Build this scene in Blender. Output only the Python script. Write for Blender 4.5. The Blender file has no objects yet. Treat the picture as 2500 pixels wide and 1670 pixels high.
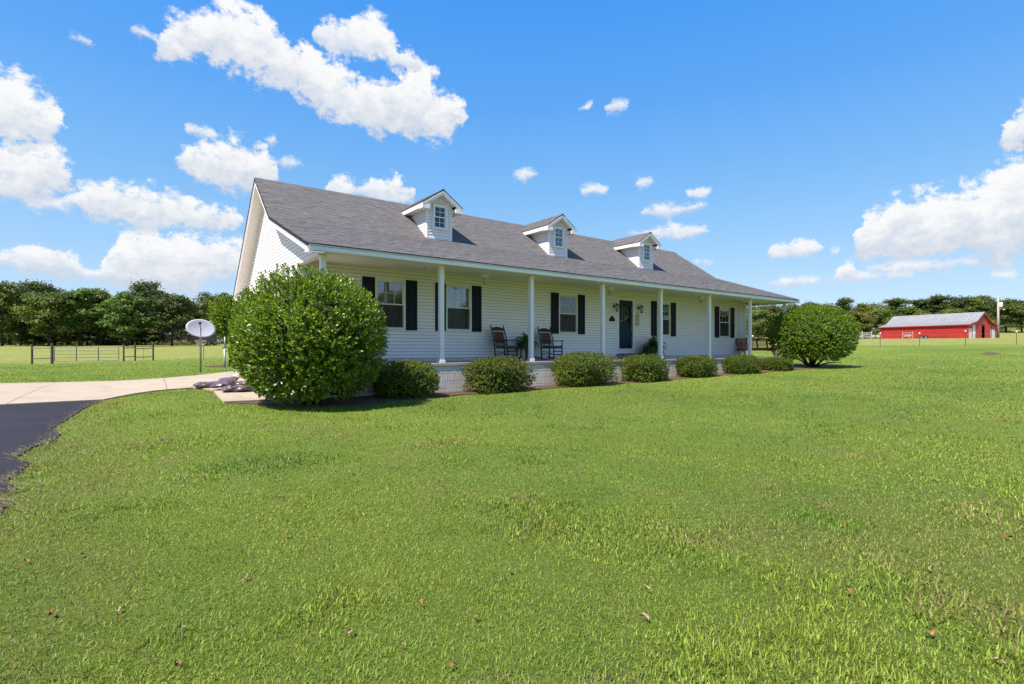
import bpy, bmesh, math, random
import numpy as np
from mathutils import Vector, Matrix, geometry as mgeo
R = math.radians
random.seed(7); rng = np.random.default_rng(7)
scene = bpy.context.scene
C = scene.collection

# ------------------------------------------------------------------ camera
HEAD = R(36.853)                     # heading, clockwise from +Y (house depth)
cam_data = bpy.data.cameras.new('camera')
cam_data.sensor_width = 36.0
cam_data.lens = 36.0 * 1296.0 / 2500.0
cam_data.shift_y = (853.0 - 835.0) / 2500.0
cam_data.clip_start = 0.05; cam_data.clip_end = 6000
cam = bpy.data.objects.new('camera', cam_data); C.objects.link(cam)
cam.location = (0, 0, 1.40); cam.rotation_euler = (R(90), 0, -HEAD)
scene.camera = cam

# ------------------------------------------------------------------ view
scene.view_settings.view_transform = 'Standard'
scene.view_settings.look = 'None'
scene.view_settings.gamma = 1.0
scene.view_settings.use_curve_mapping = False
scene.view_settings.exposure = 0.80
scene.render.engine = 'CYCLES'
scene.cycles.max_bounces = 7; scene.cycles.diffuse_bounces = 3
scene.cycles.glossy_bounces = 3; scene.cycles.transmission_bounces = 4
scene.cycles.transparent_max_bounces = 8
scene.cycles.caustics_reflective = False; scene.cycles.caustics_refractive = False
try: scene.cycles.use_denoising = True
except Exception: pass

# ------------------------------------------------------------------ sun
LIGHT = Vector((1.0, 0.22, -1.55)).normalized()      # direction the sunlight travels
sd = bpy.data.lights.new('sun', 'SUN'); sd.energy = 4.7; sd.angle = R(0.53); sd.color = (1.0, 0.94, 0.84)
sun = bpy.data.objects.new('sun', sd); C.objects.link(sun)
sun.rotation_euler = LIGHT.to_track_quat('-Z', 'Y').to_euler(); sun.location = (-30, -5, 50)

# ------------------------------------------------------------------ node helper
class NT:
    def __init__(s, tree): s.t = tree; s.n = tree.nodes; s.l = tree.links
    def new(s, typ, **kw):
        n = s.n.new(typ)
        for k, v in kw.items(): setattr(n, k, v)
        return n
    def put(s, sock, v):
        if v is None: return
        if isinstance(v, bpy.types.NodeSocket): s.l.new(v, sock)
        else:
            if hasattr(sock.default_value, '__len__') and not hasattr(v, '__len__'): v = (v,) * len(sock.default_value)
            if hasattr(sock.default_value, '__len__') and len(sock.default_value) == 4 and len(v) == 3: v = (*v, 1)
            sock.default_value = v
    def m(s, op, a, b=None, c=None, clamp=False):
        n = s.new('ShaderNodeMath', operation=op, use_clamp=clamp)
        for i, v in enumerate((a, b, c)): s.put(n.inputs[i], v)
        return n.outputs[0]
    def v(s, op, a, b=None, scale=None):
        n = s.new('ShaderNodeVectorMath', operation=op); s.put(n.inputs[0], a); s.put(n.inputs[1], b)
        if scale is not None: s.put(n.inputs['Scale'], scale)
        return n.outputs['Value' if op in ('DOT_PRODUCT', 'LENGTH') else 'Vector']
    def mix(s, f, a, b, blend='MIX'):
        n = s.new('ShaderNodeMix', data_type='RGBA', blend_type=blend)
        s.put(n.inputs[0], f); s.put(n.inputs[6], a); s.put(n.inputs[7], b); return n.outputs[2]
    def mr(s, v, a, b, c=0.0, d=1.0, smooth=False):
        n = s.new('ShaderNodeMapRange'); n.interpolation_type = 'SMOOTHSTEP' if smooth else 'LINEAR'
        for i, x in enumerate((v, a, b, c, d)): s.put(n.inputs[i], x)
        return n.outputs[0]
    def noise(s, vec, scale, detail=4, rough=0.55, col=False):
        n = s.new('ShaderNodeTexNoise'); s.put(n.inputs['Vector'], vec); s.put(n.inputs['Scale'], scale)
        s.put(n.inputs['Detail'], detail); s.put(n.inputs['Roughness'], rough)
        return n.outputs['Color' if col else 'Fac']
    def ramp(s, f, stops):
        n = s.new('ShaderNodeValToRGB'); e = n.color_ramp.elements
        while len(e) < len(stops): e.new(0.5)
        for k, (p, c) in zip(e, stops): k.position = p; k.color = (*c[:3], 1)
        s.put(n.inputs[0], f); return n.outputs[0]

def lin(r, g, b):
    f = lambda x: x / 12.92 if x <= 0.04045 else ((x + 0.055) / 1.055) ** 2.4
    return (f(r / 255), f(g / 255), f(b / 255))

# ------------------------------------------------------------------ world: Nishita sky and fair-weather cumulus
world = bpy.data.worlds.new('World'); scene.world = world; world.use_nodes = True
W = NT(world.node_tree); W.n.clear()
sky = W.new('ShaderNodeTexSky', sky_type='NISHITA')
sky.sun_disc = False
sky.sun_elevation = math.asin(-LIGHT.z)
sky.sun_rotation = math.atan2(-LIGHT.x, -LIGHT.y)
sky.altitude = 0; sky.air_density = 1.0; sky.dust_density = 0.25; sky.ozone_density = 3.0
# cumulus banks listed as puffs in azimuth / elevation (degrees, azimuth from the house view axis)
def puffs():
    L = []
    def a(layer, S, ox, oy, *bl):
        for (x, y, rx, ry) in bl:
            u, v = ox + x * S, oy + y * S
            az = math.degrees(math.atan((u - 1250) / 1296)); q = math.hypot(1296, u - 1250)
            el = math.degrees(math.atan((853 - v) / q))
            L.append((layer, az, el, math.degrees(rx * S * 1296 / (q * q)), math.degrees(ry * S / q)))
    k = 0.5324
    a(0, k, 0, 0, (380,185,60,30),(650,150,55,32),(760,225,75,60),(840,160,90,90),(1030,190,140,130),(1180,240,150,140),(1340,320,150,110),(1500,410,130,100),(1680,480,190,105),(1850,480,160,115),(2010,540,130,95))
    a(1, k, 0, 0, (1540,175,80,60),(1690,195,110,80),(1830,290,90,50),(1950,335,50,28))
    a(1, k, 0, 0, (30,530,200,140),(170,560,150,105),(900,600,95,36),(1242,645,34,24),(710,702,30,22))
    a(2, k, 0, 0, (40,790,220,140),(220,790,150,125),(150,890,130,70),(1050,765,220,92),(950,720,90,60),(1345,750,58,28))
    a(3, k, 0, 0, (540,930,160,95),(700,965,250,92),(950,1000,210,75),(290,945,110,42),(1570,870,95,52),(1790,880,125,66))
    a(4, k, 0, 0, (210,1200,175,68),(40,1200,80,32),(830,1150,290,82),(1030,1190,200,90),(520,1265,200,52),(720,1290,300,55))
    o = (1250, 150)
    a(0, k, *o, (318,212,26,20),(468,208,72,30),(2310,390,60,52),(2340,300,105,88))
    a(1, k, *o, (52,520,56,34),(385,592,70,34),(600,556,55,24),(860,606,56,34),(2330,560,140,130),(2090,680,160,105),(1830,720,135,115),(1700,800,130,115),(2000,800,260,125),(2260,850,160,70))
    a(2, k, *o, (700,685,115,30),(850,660,52,14))
    a(3, k, *o, (740,787,148,42),(556,785,48,12),(1280,870,132,50),(1462,876,26,20),(1880,940,230,48))
    a(4, k, *o, (872,920,50,15),(1292,1012,116,30),(1560,935,62,18),(1700,985,135,30),(1560,1000,110,14),(2290,985,85,25))
    return L
SPAN = 48.0
def layer_curves():
    out = []; N = 150
    P = puffs()
    for k in range(5):
        cs, hsz = [], []
        for i in range(N + 1):
            az = -SPAN + 2 * SPAN * i / N; top, bot = -99, 99
            near = None
            for (l, a, e, ra, re) in P:
                if l != k: continue
                sm_ = .80 if re < 1.0 else (.95 if re < 1.6 else 1.06); ra, re = ra * (sm_ if re >= 1.0 else 1.12), re * (sm_ if re >= 1.0 else .68); x = (az - a) / ra
                if abs(x) < 1:
                    h = re * math.sqrt(1 - x * x); top = max(top, e + h); bot = min(bot, e - h * 0.9)
                q = abs(az - a) - ra
                if near is None or q < near[0]: near = (q, e)
            if top > bot: cs.append((top + bot) / 2); hsz.append((top - bot) / 2)
            else: cs.append(near[1]); hsz.append(-min(1.9, 0.7 + near[0] * 1.6))
        out.append((cs, hsz))
    return out
def rgb_curve(tf, funcs):
    n = W.new('ShaderNodeRGBCurve'); mp = n.mapping; mp.use_clip = False
    for ci, ys in enumerate(funcs):
        cv = mp.curves[ci]; M = len(ys) - 1
        cv.points[0].location = (0, ys[0]); cv.points[1].location = (1, ys[-1])
        for i in range(1, M): cv.points.new(i / M, ys[i])
        for p in cv.points: p.handle_type = 'VECTOR'
    mp.update()
    cc = W.new('ShaderNodeCombineColor')
    for i in range(3): W.put(cc.inputs[i], tf)
    W.put(n.inputs['Color'], cc.outputs[0])
    sp = W.new('ShaderNodeSeparateColor'); W.put(sp.inputs[0], n.outputs[0])
    return [sp.outputs[i] for i in range(3)]
tc = W.new('ShaderNodeTexCoord'); dirv = W.v('NORMALIZE', tc.outputs['Generated'])
sep = W.new('ShaderNodeSeparateXYZ'); W.put(sep.inputs[0], dirv)
el0 = W.m('MULTIPLY', W.m('ARCSINE', sep.outputs[2]), 57.29578)
az0 = W.m('MULTIPLY', W.m('ARCTAN2', sep.outputs[0], sep.outputs[1]), 57.29578)
# clear summer air: the Nishita sky pulled towards the photograph's blue, by elevation only
KS = 1 / (0.15 * 2 ** 0.80)
SK = [(0, (.56,.70,.85)), (.063, (.43,.635,.87)), (.105, (.32,.58,.89)), (.18, (.185,.48,.90)), (.27, (.09,.38,.92)), (.37, (.04,.32,.945)), (.6, (.03,.25,.82)), (1, (.02,.18,.68))]
skr = W.ramp(W.m('DIVIDE', el0, 90), SK)
skycol = W.mix(0.85, sky.outputs[0], W.mix(1.0, skr, (KS, KS, KS), 'MULTIPLY'))
nvec = W.v('MULTIPLY', dirv, (1, 1, 1.35))
n1 = W.noise(nvec, 13, 9, 0.63, col=True)
n2 = W.noise(nvec, 42, 7, 0.66)
sn = W.new('ShaderNodeSeparateColor'); W.put(sn.inputs[0], n1)
az = W.m('ADD', az0, W.m('MULTIPLY', W.m('SUBTRACT', sn.outputs[0], 0.5), 5.0))
tf = W.m('PINGPONG', W.m('DIVIDE', W.m('ADD', W.m('SUBTRACT', az, math.degrees(HEAD)), SPAN + 960), 2 * SPAN), 1.0)
LC = layer_curves(); fl = []
for cs, hh in LC: fl += [[x / 60 for x in cs], [(x + 2) / 20 for x in hh]]
while len(fl) % 3: fl.append(fl[0])
outs = []
for i in range(0, len(fl), 3): outs += rgb_curve(tf, fl[i:i + 3])
nz = W.m('SUBTRACT', sn.outputs[1], 0.5); nf = W.m('SUBTRACT', n2, 0.5)
KC = 3.75
col = skycol
for k in (4, 3, 2, 1, 0):
    c = W.m('MULTIPLY', outs[2 * k], 60); h = W.m('SUBTRACT', W.m('MULTIPLY', outs[2 * k + 1], 20), 2)
    dy = W.m('SUBTRACT', el0, c)
    amp = W.m('MINIMUM', W.m('MAXIMUM', W.m('MULTIPLY', h, 2.6), 1.1), 6.5)
    f = W.m('ADD', W.m('SUBTRACT', h, W.m('ABSOLUTE', dy)), W.m('MULTIPLY', nz, amp))
    f = W.m('ADD', f, W.m('MULTIPLY', nf, W.m('MULTIPLY', amp, W.mr(h, 0.3, 1.6, 1.9, 0.9))))
    wid = W.m('MINIMUM', W.m('MAXIMUM', W.m('MULTIPLY', h, 0.7), 0.75), 1.35)
    al = W.mr(W.m('DIVIDE', f, wid), -0.45, 0.6, smooth=True)
    sh = W.mr(W.m('ADD', W.m('DIVIDE', dy, W.m('MAXIMUM', h, 0.4)), W.m('MULTIPLY', nf, 3.2)), -1.2, 0.9, smooth=True)
    cc = W.mix(sh, (KC * 0.64, KC * 0.71, KC * 0.82), (KC, KC, KC * 1.0))
    col = W.mix(W.m('MULTIPLY', al, W.mr(h, 0.2, 1.4, 0.80, 0.98)), col, cc)
bg = W.new('ShaderNodeBackground'); W.put(bg.inputs[0], col); bg.inputs[1].default_value = 0.15
wo = W.new('ShaderNodeOutputWorld'); W.l.new(bg.outputs[0], wo.inputs[0])

# ------------------------------------------------------------------ mesh helpers
class MB:
    """collects faces; build() links them as ONE mesh object"""
    def __init__(s): s.v = []; s.f = []
    def add(s, vs, fs):
        o = len(s.v); s.v += [tuple(p) for p in vs]; s.f += [tuple(i + o for i in f) for f in fs]; return s
    def box(s, x0, x1, y0, y1, z0, z1):
        return s.add([(x0,y0,z0),(x1,y0,z0),(x1,y1,z0),(x0,y1,z0),(x0,y0,z1),(x1,y0,z1),(x1,y1,z1),(x0,y1,z1)],
                     [(0,3,2,1),(4,5,6,7),(0,1,5,4),(1,2,6,5),(2,3,7,6),(3,0,4,7)])
    def prism(s, poly, axis, a, b):
        """poly: 2-D outline in the other two axes (order x,y,z minus axis), extruded from a to b"""
        def P(p, t):
            q = list(p); q.insert('xyz'.index(axis), t); return q
        n = len(poly)
        vs = [P(p, a) for p in poly] + [P(p, b) for p in poly]
        fs = [tuple(range(n - 1, -1, -1)), tuple(range(n, 2 * n))] + [(i, (i + 1) % n, n + (i + 1) % n, n + i) for i in range(n)]
        return s.add(vs, fs)
    def tube(s, pts, rad, seg=8, cap=True):
        pts = [Vector(p) for p in pts]; n = len(pts)
        rad = [rad] * n if not hasattr(rad, '__len__') else list(rad)
        vs = []; prev = None
        for i, p in enumerate(pts):
            t = (pts[min(i + 1, n - 1)] - pts[max(i - 1, 0)]).normalized()
            if prev is None:
                a = Vector((0, 0, 1)) if abs(t.z) < 0.9 else Vector((1, 0, 0)); u = t.cross(a).normalized()
            else: u = (prev - t * prev.dot(t)).normalized()
            prev = u; w = t.cross(u)
            for k in range(seg):
                an = 2 * math.pi * k / seg; vs.append(p + (u * math.cos(an) + w * math.sin(an)) * rad[i])
        fs = [(i * seg + k, i * seg + (k + 1) % seg, (i + 1) * seg + (k + 1) % seg, (i + 1) * seg + k) for i in range(n - 1) for k in range(seg)]
        if cap: fs += [tuple(range(seg - 1, -1, -1)), tuple((n - 1) * seg + k for k in range(seg))]
        return s.add(vs, fs)
    def bar(s, p, q, w, h, up=(0, 0, 1)):
        p, q = Vector(p), Vector(q); t = (q - p).normalized(); up = Vector(up)
        if abs(t.dot(up)) > 0.99: up = Vector((0, 1, 0))
        a = t.cross(up).normalized() * w / 2; b = a.cross(t).normalized() * h / 2
        vs = [p - a - b, p + a - b, p + a + b, p - a + b, q - a - b, q + a - b, q + a + b, q - a + b]
        return s.add(vs, [(0,3,2,1),(4,5,6,7),(0,1,5,4),(1,2,6,5),(2,3,7,6),(3,0,4,7)])
    def lathe(s, prof, seg=16, c=(0, 0, 0)):
        n = len(prof); vs = [(c[0] + r * math.cos(2*math.pi*k/seg), c[1] + r * math.sin(2*math.pi*k/seg), c[2] + z) for r, z in prof for k in range(seg)]
        fs = [(i*seg+k, i*seg+(k+1)%seg, (i+1)*seg+(k+1)%seg, (i+1)*seg+k) for i in range(n-1) for k in range(seg)]
        fs += [tuple(range(seg-1, -1, -1)), tuple((n-1)*seg+k for k in range(seg))]
        return s.add(vs, fs)
    def mesh(s, name='mesh'):
        me = bpy.data.meshes.new(name); me.from_pydata(s.v, [], s.f); me.update(); return me
    def build(s, name, mat, parent=None, smooth=False, bevel=0, loc=None, seg=1):
        me = s.mesh(name); return link(name, me, mat, parent, smooth, bevel, loc, seg)
def link(name, me, mat, parent=None, smooth=False, bevel=0, loc=None, seg=1):
    o = bpy.data.objects.new(name, me); C.objects.link(o)
    if mat is not None and not me.materials: me.materials.append(mat)
    if parent: o.parent = parent
    if loc is not None: o.location = loc
    if smooth: me.polygons.foreach_set('use_smooth', [True] * len(me.polygons))
    if bevel:
        b = o.modifiers.new('edge', 'BEVEL'); b.width = bevel; b.segments = seg; b.limit_method = 'ANGLE'; b.angle_limit = R(40)
    return o
def inst(name, me, parent=None, loc=(0,0,0), rot=(0,0,0), scale=(1,1,1)):
    o = bpy.data.objects.new(name, me); C.objects.link(o); o.parent = parent
    o.location = loc; o.rotation_euler = rot; o.scale = scale; return o
def tag(o, label, cat, group=None):
    o['label'] = label; o['category'] = cat
    if group: o['group'] = group
    return o
def thing(name, label, cat, loc=(0,0,0), rz=0, group=None):
    o = bpy.data.objects.new(name, None); C.objects.link(o); o.empty_display_size = 0.2
    o.location = loc; o.rotation_euler = (0, 0, rz); return tag(o, label, cat, group)
def struct(o, label=None):
    o['kind'] = 'structure'
    if label: o['label'] = label
    return o
def dup(o, parent=None, loc=None, rz=None, label=None):
    c = o.copy(); C.objects.link(c); c.parent = parent
    if loc is not None: c.location = loc
    if rz is not None: c.rotation_euler = (0, 0, rz)
    if label: c['label'] = label
    for ch in list(o.children):
        dup(ch, c)
    return c
def np_mesh(name, V, F, cols=None, smooth=False):
    """V (n,3), F (m,3|4) int; cols (n,3) point colours"""
    me = bpy.data.meshes.new(name); V = np.ascontiguousarray(V, np.float32); F = np.ascontiguousarray(F, np.int32); k = F.shape[1]
    me.vertices.add(len(V)); me.vertices.foreach_set('co', V.ravel())
    me.loops.add(F.size); me.loops.foreach_set('vertex_index', F.ravel())
    me.polygons.add(len(F)); me.polygons.foreach_set('loop_start', np.arange(0, F.size, k, dtype=np.int32))
    me.update(calc_edges=True)
    if smooth: me.polygons.foreach_set('use_smooth', np.ones(len(F), bool))
    if cols is not None:
        a = me.color_attributes.new('tint', 'FLOAT_COLOR', 'POINT')
        a.data.foreach_set('color', np.concatenate([cols, np.ones((len(V), 1))], 1).astype(np.float32).ravel())
    return me
# value noise on a lattice
_lat = np.random.default_rng(3).random((256, 256))
def vnoise(x, y):
    xi = np.floor(x).astype(int); yi = np.floor(y).astype(int); fx = x - xi; fy = y - yi
    fx = fx*fx*(3-2*fx); fy = fy*fy*(3-2*fy); g = lambda a, b: _lat[a & 255, b & 255]
    return (g(xi,yi)*(1-fx)+g(xi+1,yi)*fx)*(1-fy)+(g(xi,yi+1)*(1-fx)+g(xi+1,yi+1)*fx)*fy
def fbm(x, y, o=4):
    s = 0; a = 0.5
    for i in range(o): s = s + a*vnoise(x*2**i+17*i, y*2**i+31*i); a *= 0.5
    return s

# ------------------------------------------------------------------ materials
MATS = {}
def pbsdf(name):
    m = bpy.data.materials.new(name); m.use_nodes = True; t = NT(m.node_tree); b = t.n['Principled BSDF']
    return m, t, b
def mat(name, col, rough=0.6, var=0.06, nscale=6.0, spec=0.4, metal=0.0, bump=0.0, bscale=60.0, col2=None, coord='Object'):
    if name in MATS: return MATS[name]
    m, t, b = pbsdf(name); tc = t.new('ShaderNodeTexCoord').outputs[coord]
    n = t.noise(tc, nscale, 5, 0.6)
    lo = tuple(max(0, c * (1 - var * 2)) for c in col); hi = tuple(min(1, c * (1 + var * 2)) for c in col)
    if col2: lo, hi = col2, col
    t.put(b.inputs['Base Color'], t.ramp(n, [(0.32, lo), (0.68, hi)]))
    b.inputs['Roughness'].default_value = rough; b.inputs['Specular IOR Level'].default_value = spec; b.inputs['Metallic'].default_value = metal
    if bump:
        bp = t.new('ShaderNodeBump'); bp.inputs['Strength'].default_value = bump; bp.inputs['Distance'].default_value = 0.01
        t.put(bp.inputs['Height'], t.noise(tc, bscale, 4)); t.put(b.inputs['Normal'], bp.outputs[0])
    MATS[name] = m; return m
def leafmat(name, stops, rough=0.38, trans=0.3, spec=0.5, tcol=None, objvar=0.0):
    """leaf stops: colour ramp over a random number per leaf"""
    m, t, b = pbsdf(name); g = t.new('ShaderNodeNewGeometry')
    c = t.ramp(g.outputs['Random Per Island'], stops)
    if objvar:
        oi = t.new('ShaderNodeObjectInfo'); h = t.new('ShaderNodeHueSaturation')
        t.put(h.inputs['Hue'], t.mr(oi.outputs['Random'], 0, 1, 0.5 - objvar * 0.35, 0.5 + objvar * 0.2))
        t.put(h.inputs['Value'], t.mr(t.m('FRACT', t.m('MULTIPLY', oi.outputs['Random'], 7.13)), 0, 1, 1 - objvar * 3, 1 + objvar * 3))
        t.put(h.inputs['Color'], c); c = h.outputs[0]
    if objvar:
        nz_ = t.noise(g.outputs['Position'], 0.16, 3, 0.6)
        c = t.mix(1.0, c, t.ramp(nz_, [(0.30, (0.70, 0.74, 0.85)), (0.52, (1.0, 1.0, 0.95)), (0.72, (1.55, 1.35, 0.95))]), 'MULTIPLY')
    t.put(b.inputs['Base Color'], c); b.inputs['Roughness'].default_value = rough; b.inputs['Specular IOR Level'].default_value = spec
    tr = t.new('ShaderNodeBsdfTranslucent')
    t.put(tr.inputs[0], t.mix(1.0, c, tcol or (1.35, 1.25, 0.5), 'MULTIPLY'))
    ms = t.new('ShaderNodeMixShader'); ms.inputs[0].default_value = trans
    t.l.new(b.outputs[0], ms.inputs[1]); t.l.new(tr.outputs[0], ms.inputs[2])
    t.l.new(ms.outputs[0], t.n['Material Output'].inputs[0]); MATS[name] = m; return m
def M(name): return MATS[name]
mat('siding', (0.85, 0.785, 0.785), 0.42, 0.012, 1.5, 0.4)
mat('trim', (0.85, 0.80, 0.80), 0.4, 0.012, 2.0, 0.4)
mat('soffit', (0.83, 0.765, 0.735), 0.5, 0.015, 1.2)
mat('window_trim', (0.76, 0.72, 0.63), 0.45, 0.02, 3)
mat('drip', (0.62, 0.60, 0.54), 0.35, 0.05, 1.3)
mat('fascia', (0.86, 0.795, 0.785), 0.35, 0.02, 1.0)
mat('navy', (0.006, 0.010, 0.024), 0.5, 0.1, 5, 0.18)
mat('door_navy', (0.006, 0.020, 0.042), 0.4, 0.08, 5, 0.2)
mat('brick', (0.76, 0.71, 0.67), 0.85, 0.05, 4.0, 0.2, bump=0.3, bscale=40, col2=(0.64, 0.58, 0.53))
mat('lap_shadow_backing', (0.10, 0.10, 0.105), 0.95, 0.1, 3, 0.1)  # dark grey backing paints the lap shadow lines into the siding gaps
mat('mortar', (0.40, 0.33, 0.28), 0.95, 0.1, 20, 0.1)
mat('redbrick', (0.30, 0.19, 0.145), 0.9, 0.15, 7, 0.2, bump=0.4, bscale=50)
mat('porch_concrete', (0.34, 0.29, 0.255), 0.8, 0.1, 2.5, 0.3, bump=0.2, bscale=80)
mat('concrete', (0.42, 0.325, 0.245), 0.88, 0.04, 0.7, 0.25, bump=0.25, bscale=220)
mat('deck', (0.08, 0.072, 0.075), 0.95, 0.1, 4)
mat('interior', (0.16, 0.14, 0.125), 0.9, 0.05)
mat('black_metal', (0.012, 0.011, 0.010), 0.45, 0.2, 30, 0.5)
mat('steel', (0.34, 0.36, 0.38), 0.42, 0.08, 12, 0.5, 0.6)
mat('brass', (0.38, 0.36, 0.33), 0.35, 0.1, 30, 0.5, 0.9)
mat('galv', (0.42, 0.43, 0.45), 0.5, 0.12, 8, 0.5, 0.5)
mat('chair_wood', (0.060, 0.019, 0.015), 0.45, 0.25, 12, 0.2)
mat('wicker', (0.085, 0.024, 0.020), 0.6, 0.2, 90, 0.4, bump=0.5, bscale=140)
mat('swing_wood', (0.22, 0.075, 0.038), 0.5, 0.2, 14, 0.25)
mat('stand_wood', (0.12, 0.07, 0.045), 0.6, 0.2, 14)
mat('terracotta', (0.18, 0.055, 0.03), 0.75, 0.15, 8)
mat('urn', (0.055, 0.055, 0.075), 0.6, 0.15, 9)
mat('cushion', (0.045, 0.075, 0.12), 0.95, 0.5, 22, 0.1, col2=(0.16, 0.18, 0.17))
mat('post_wood', (0.085, 0.075, 0.066), 0.9, 0.25, 9, 0.2, bump=0.6, bscale=30)
mat('rail_wood', (0.22, 0.185, 0.15), 0.9, 0.2, 9, 0.2)
mat('pale_wood', (0.42, 0.36, 0.30), 0.9, 0.12, 4, 0.2)
mat('white_paint', (0.80, 0.80, 0.79), 0.5, 0.03, 5)
mat('dish', (0.52, 0.50, 0.53), 0.45, 0.02, 3)
mat('bark', (0.055, 0.044, 0.035), 0.95, 0.25, 10, 0.1, bump=0.7, bscale=18)
mat('branch', (0.07, 0.055, 0.04), 0.95, 0.2, 10, 0.1)
mat('barn_red', (0.42, 0.030, 0.024), 0.45, 0.05, 0.8, 0.4)
mat('barn_roof', (0.27, 0.26, 0.265), 0.55, 0.06, 0.5, 0.4, 0.1)
mat('dark_inside', (0.02, 0.018, 0.016), 0.95)
mat('tyre', (0.02, 0.02, 0.02), 0.85)
mat('rust', (0.14, 0.075, 0.05), 0.85, 0.2, 10)
mat('tan_brick', (0.20, 0.155, 0.13), 0.9, 0.12, 2.0)
mat('brown_roof', (0.22, 0.135, 0.105), 0.9, 0.1, 1.5)
mat('plastic_bag', (0.055, 0.030, 0.036), 0.22, 0.35, 9, 0.45, col2=(0.16, 0.12, 0.14), bump=0.5, bscale=16)
mat('litter_orange', (0.32, 0.125, 0.05), 0.7, 0.25, 30)
mat('litter_tan', (0.36, 0.245, 0.15), 0.75, 0.2, 30)
mat('litter_red', (0.26, 0.05, 0.03), 0.7, 0.2, 30)
mat('ornament', (0.55, 0.47, 0.30), 0.6, 0.2, 20)
mat('gate_steel', (0.13, 0.135, 0.14), 0.5, 0.15, 8, 0.4, 0.3)
mat('rake_edge', (0.018, 0.016, 0.017), 0.9, 0.1)
mat('frost', (0.50, 0.50, 0.47), 0.25, 0.05, 9, 0.5)
mat('chain', (0.05, 0.05, 0.055), 0.4, 0.1, 20, 0.5, 0.8)
mat('curtain', (0.50, 0.46, 0.40), 0.95, 0.04, 3, 0.1)
mat('blind', (0.06, 0.052, 0.045), 0.8, 0.08, 3, 0.2)
leafmat('shrub_leaf', [(0, (0.038,0.088,0.007)), (0.35, (0.090,0.175,0.009)), (0.7, (0.185,0.295,0.014)), (1, (0.38,0.45,0.04))], 0.31, 0.32, 0.45)
leafmat('camellia_leaf', [(0, (0.040,0.095,0.008)), (0.35, (0.092,0.182,0.010)), (0.7, (0.185,0.300,0.015)), (1, (0.37,0.45,0.035))], 0.31, 0.32, 0.45)
leafmat('hedge_leaf', [(0, (0.035,0.075,0.008)), (0.45, (0.075,0.138,0.012)), (0.72, (0.165,0.225,0.018)), (1, (0.40,0.37,0.06))], 0.36, 0.26, 0.4, objvar=0.03)
leafmat('fern_leaf', [(0, (0.035,0.085,0.015)), (1, (0.085,0.165,0.03))], 0.5, 0.3, 0.3)
leafmat('tree_leaf', [(0, (0.055,0.098,0.016)), (0.6, (0.105,0.168,0.028)), (1, (0.175,0.23,0.045))], 0.55, 0.25, 0.3, objvar=0.08)
leafmat('tree_leaf_dark', [(0, (0.042,0.072,0.016)), (0.6, (0.078,0.118,0.024)), (1, (0.135,0.17,0.036))], 0.6, 0.2, 0.25, objvar=0.08)
leafmat('tree_leaf_gold', [(0, (0.07,0.085,0.015)), (0.6, (0.125,0.135,0.022)), (1, (0.19,0.175,0.03))], 0.55, 0.25, 0.3, objvar=0.04)
def glassmat(name, tint, refl):
    m, t, b = pbsdf(name); t.n.remove(b)
    tr = t.new('ShaderNodeBsdfTransparent'); tr.inputs[0].default_value = (*tint, 1)
    gl = t.new('ShaderNodeBsdfGlossy'); gl.inputs['Roughness'].default_value = 0.015; gl.inputs[0].default_value = (0.95, 0.97, 1, 1)
    fr = t.new('ShaderNodeFresnel'); fr.inputs[0].default_value = 1.5
    ms = t.new('ShaderNodeMixShader'); t.put(ms.inputs[0], t.m('MULTIPLY_ADD', fr.outputs[0], refl, 0.03, clamp=True))
    t.l.new(tr.outputs[0], ms.inputs[1]); t.l.new(gl.outputs[0], ms.inputs[2]); t.l.new(ms.outputs[0], t.n['Material Output'].inputs[0])
    MATS[name] = m
glassmat('glass', (0.82, 0.85, 0.86), 2.0); glassmat('dormer_glass', (0.6, 0.62, 0.64), 0.7); glassmat('door_glass', (0.5, 0.52, 0.6), 2.5); glassmat('bulb_glass', (0.9, 0.9, 0.87), 1.0)
def screenmat():
    m, t, b = pbsdf('screen'); b.inputs['Base Color'].default_value = (0.05, 0.05, 0.05, 1); b.inputs['Roughness'].default_value = 0.9
    tr = t.new('ShaderNodeBsdfTransparent'); ms = t.new('ShaderNodeMixShader'); ms.inputs[0].default_value = 0.5
    t.l.new(tr.outputs[0], ms.inputs[1]); t.l.new(b.outputs[0], ms.inputs[2]); t.l.new(ms.outputs[0], t.n['Material Output'].inputs[0]); MATS['screen'] = m
screenmat()
def shinglemat():
    m, t, b = pbsdf('shingle'); g = t.new('ShaderNodeNewGeometry'); tc = t.new('ShaderNodeTexCoord')
    oi = t.new('ShaderNodeObjectInfo')
    rnd = t.m('FRACT', t.m('ADD', g.outputs['Random Per Island'], t.m('MULTIPLY', oi.outputs['Random'], 3.7)))
    c = t.ramp(rnd, [(0, (0.112,0.103,0.101)), (0.2, (0.128,0.118,0.116)), (0.8, (0.139,0.128,0.125)), (1, (0.152,0.139,0.136))])
    big = t.noise(g.outputs['Position'], 0.6, 3)
    c = t.mix(t.mr(big, 0.3, 0.7, 0, 0.35), c, (0.150, 0.138, 0.134), 'MIX')
    gr = t.noise(g.outputs['Position'], 55, 3, 0.7)
    c = t.mix(1.0, c, t.ramp(gr, [(0.25, (0.62,0.62,0.64)), (0.75, (1.35,1.32,1.32))]), 'MULTIPLY')
    t.put(b.inputs['Base Color'], c); b.inputs['Roughness'].default_value = 0.92; b.inputs['Specular IOR Level'].default_value = 0.25
    bp = t.new('ShaderNodeBump'); bp.inputs['Strength'].default_value = 0.5; bp.inputs['Distance'].default_value = 0.006
    t.put(bp.inputs['Height'], t.noise(g.outputs['Position'], 140, 2)); t.put(b.inputs['Normal'], bp.outputs[0]); MATS['shingle'] = m
shinglemat()

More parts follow.
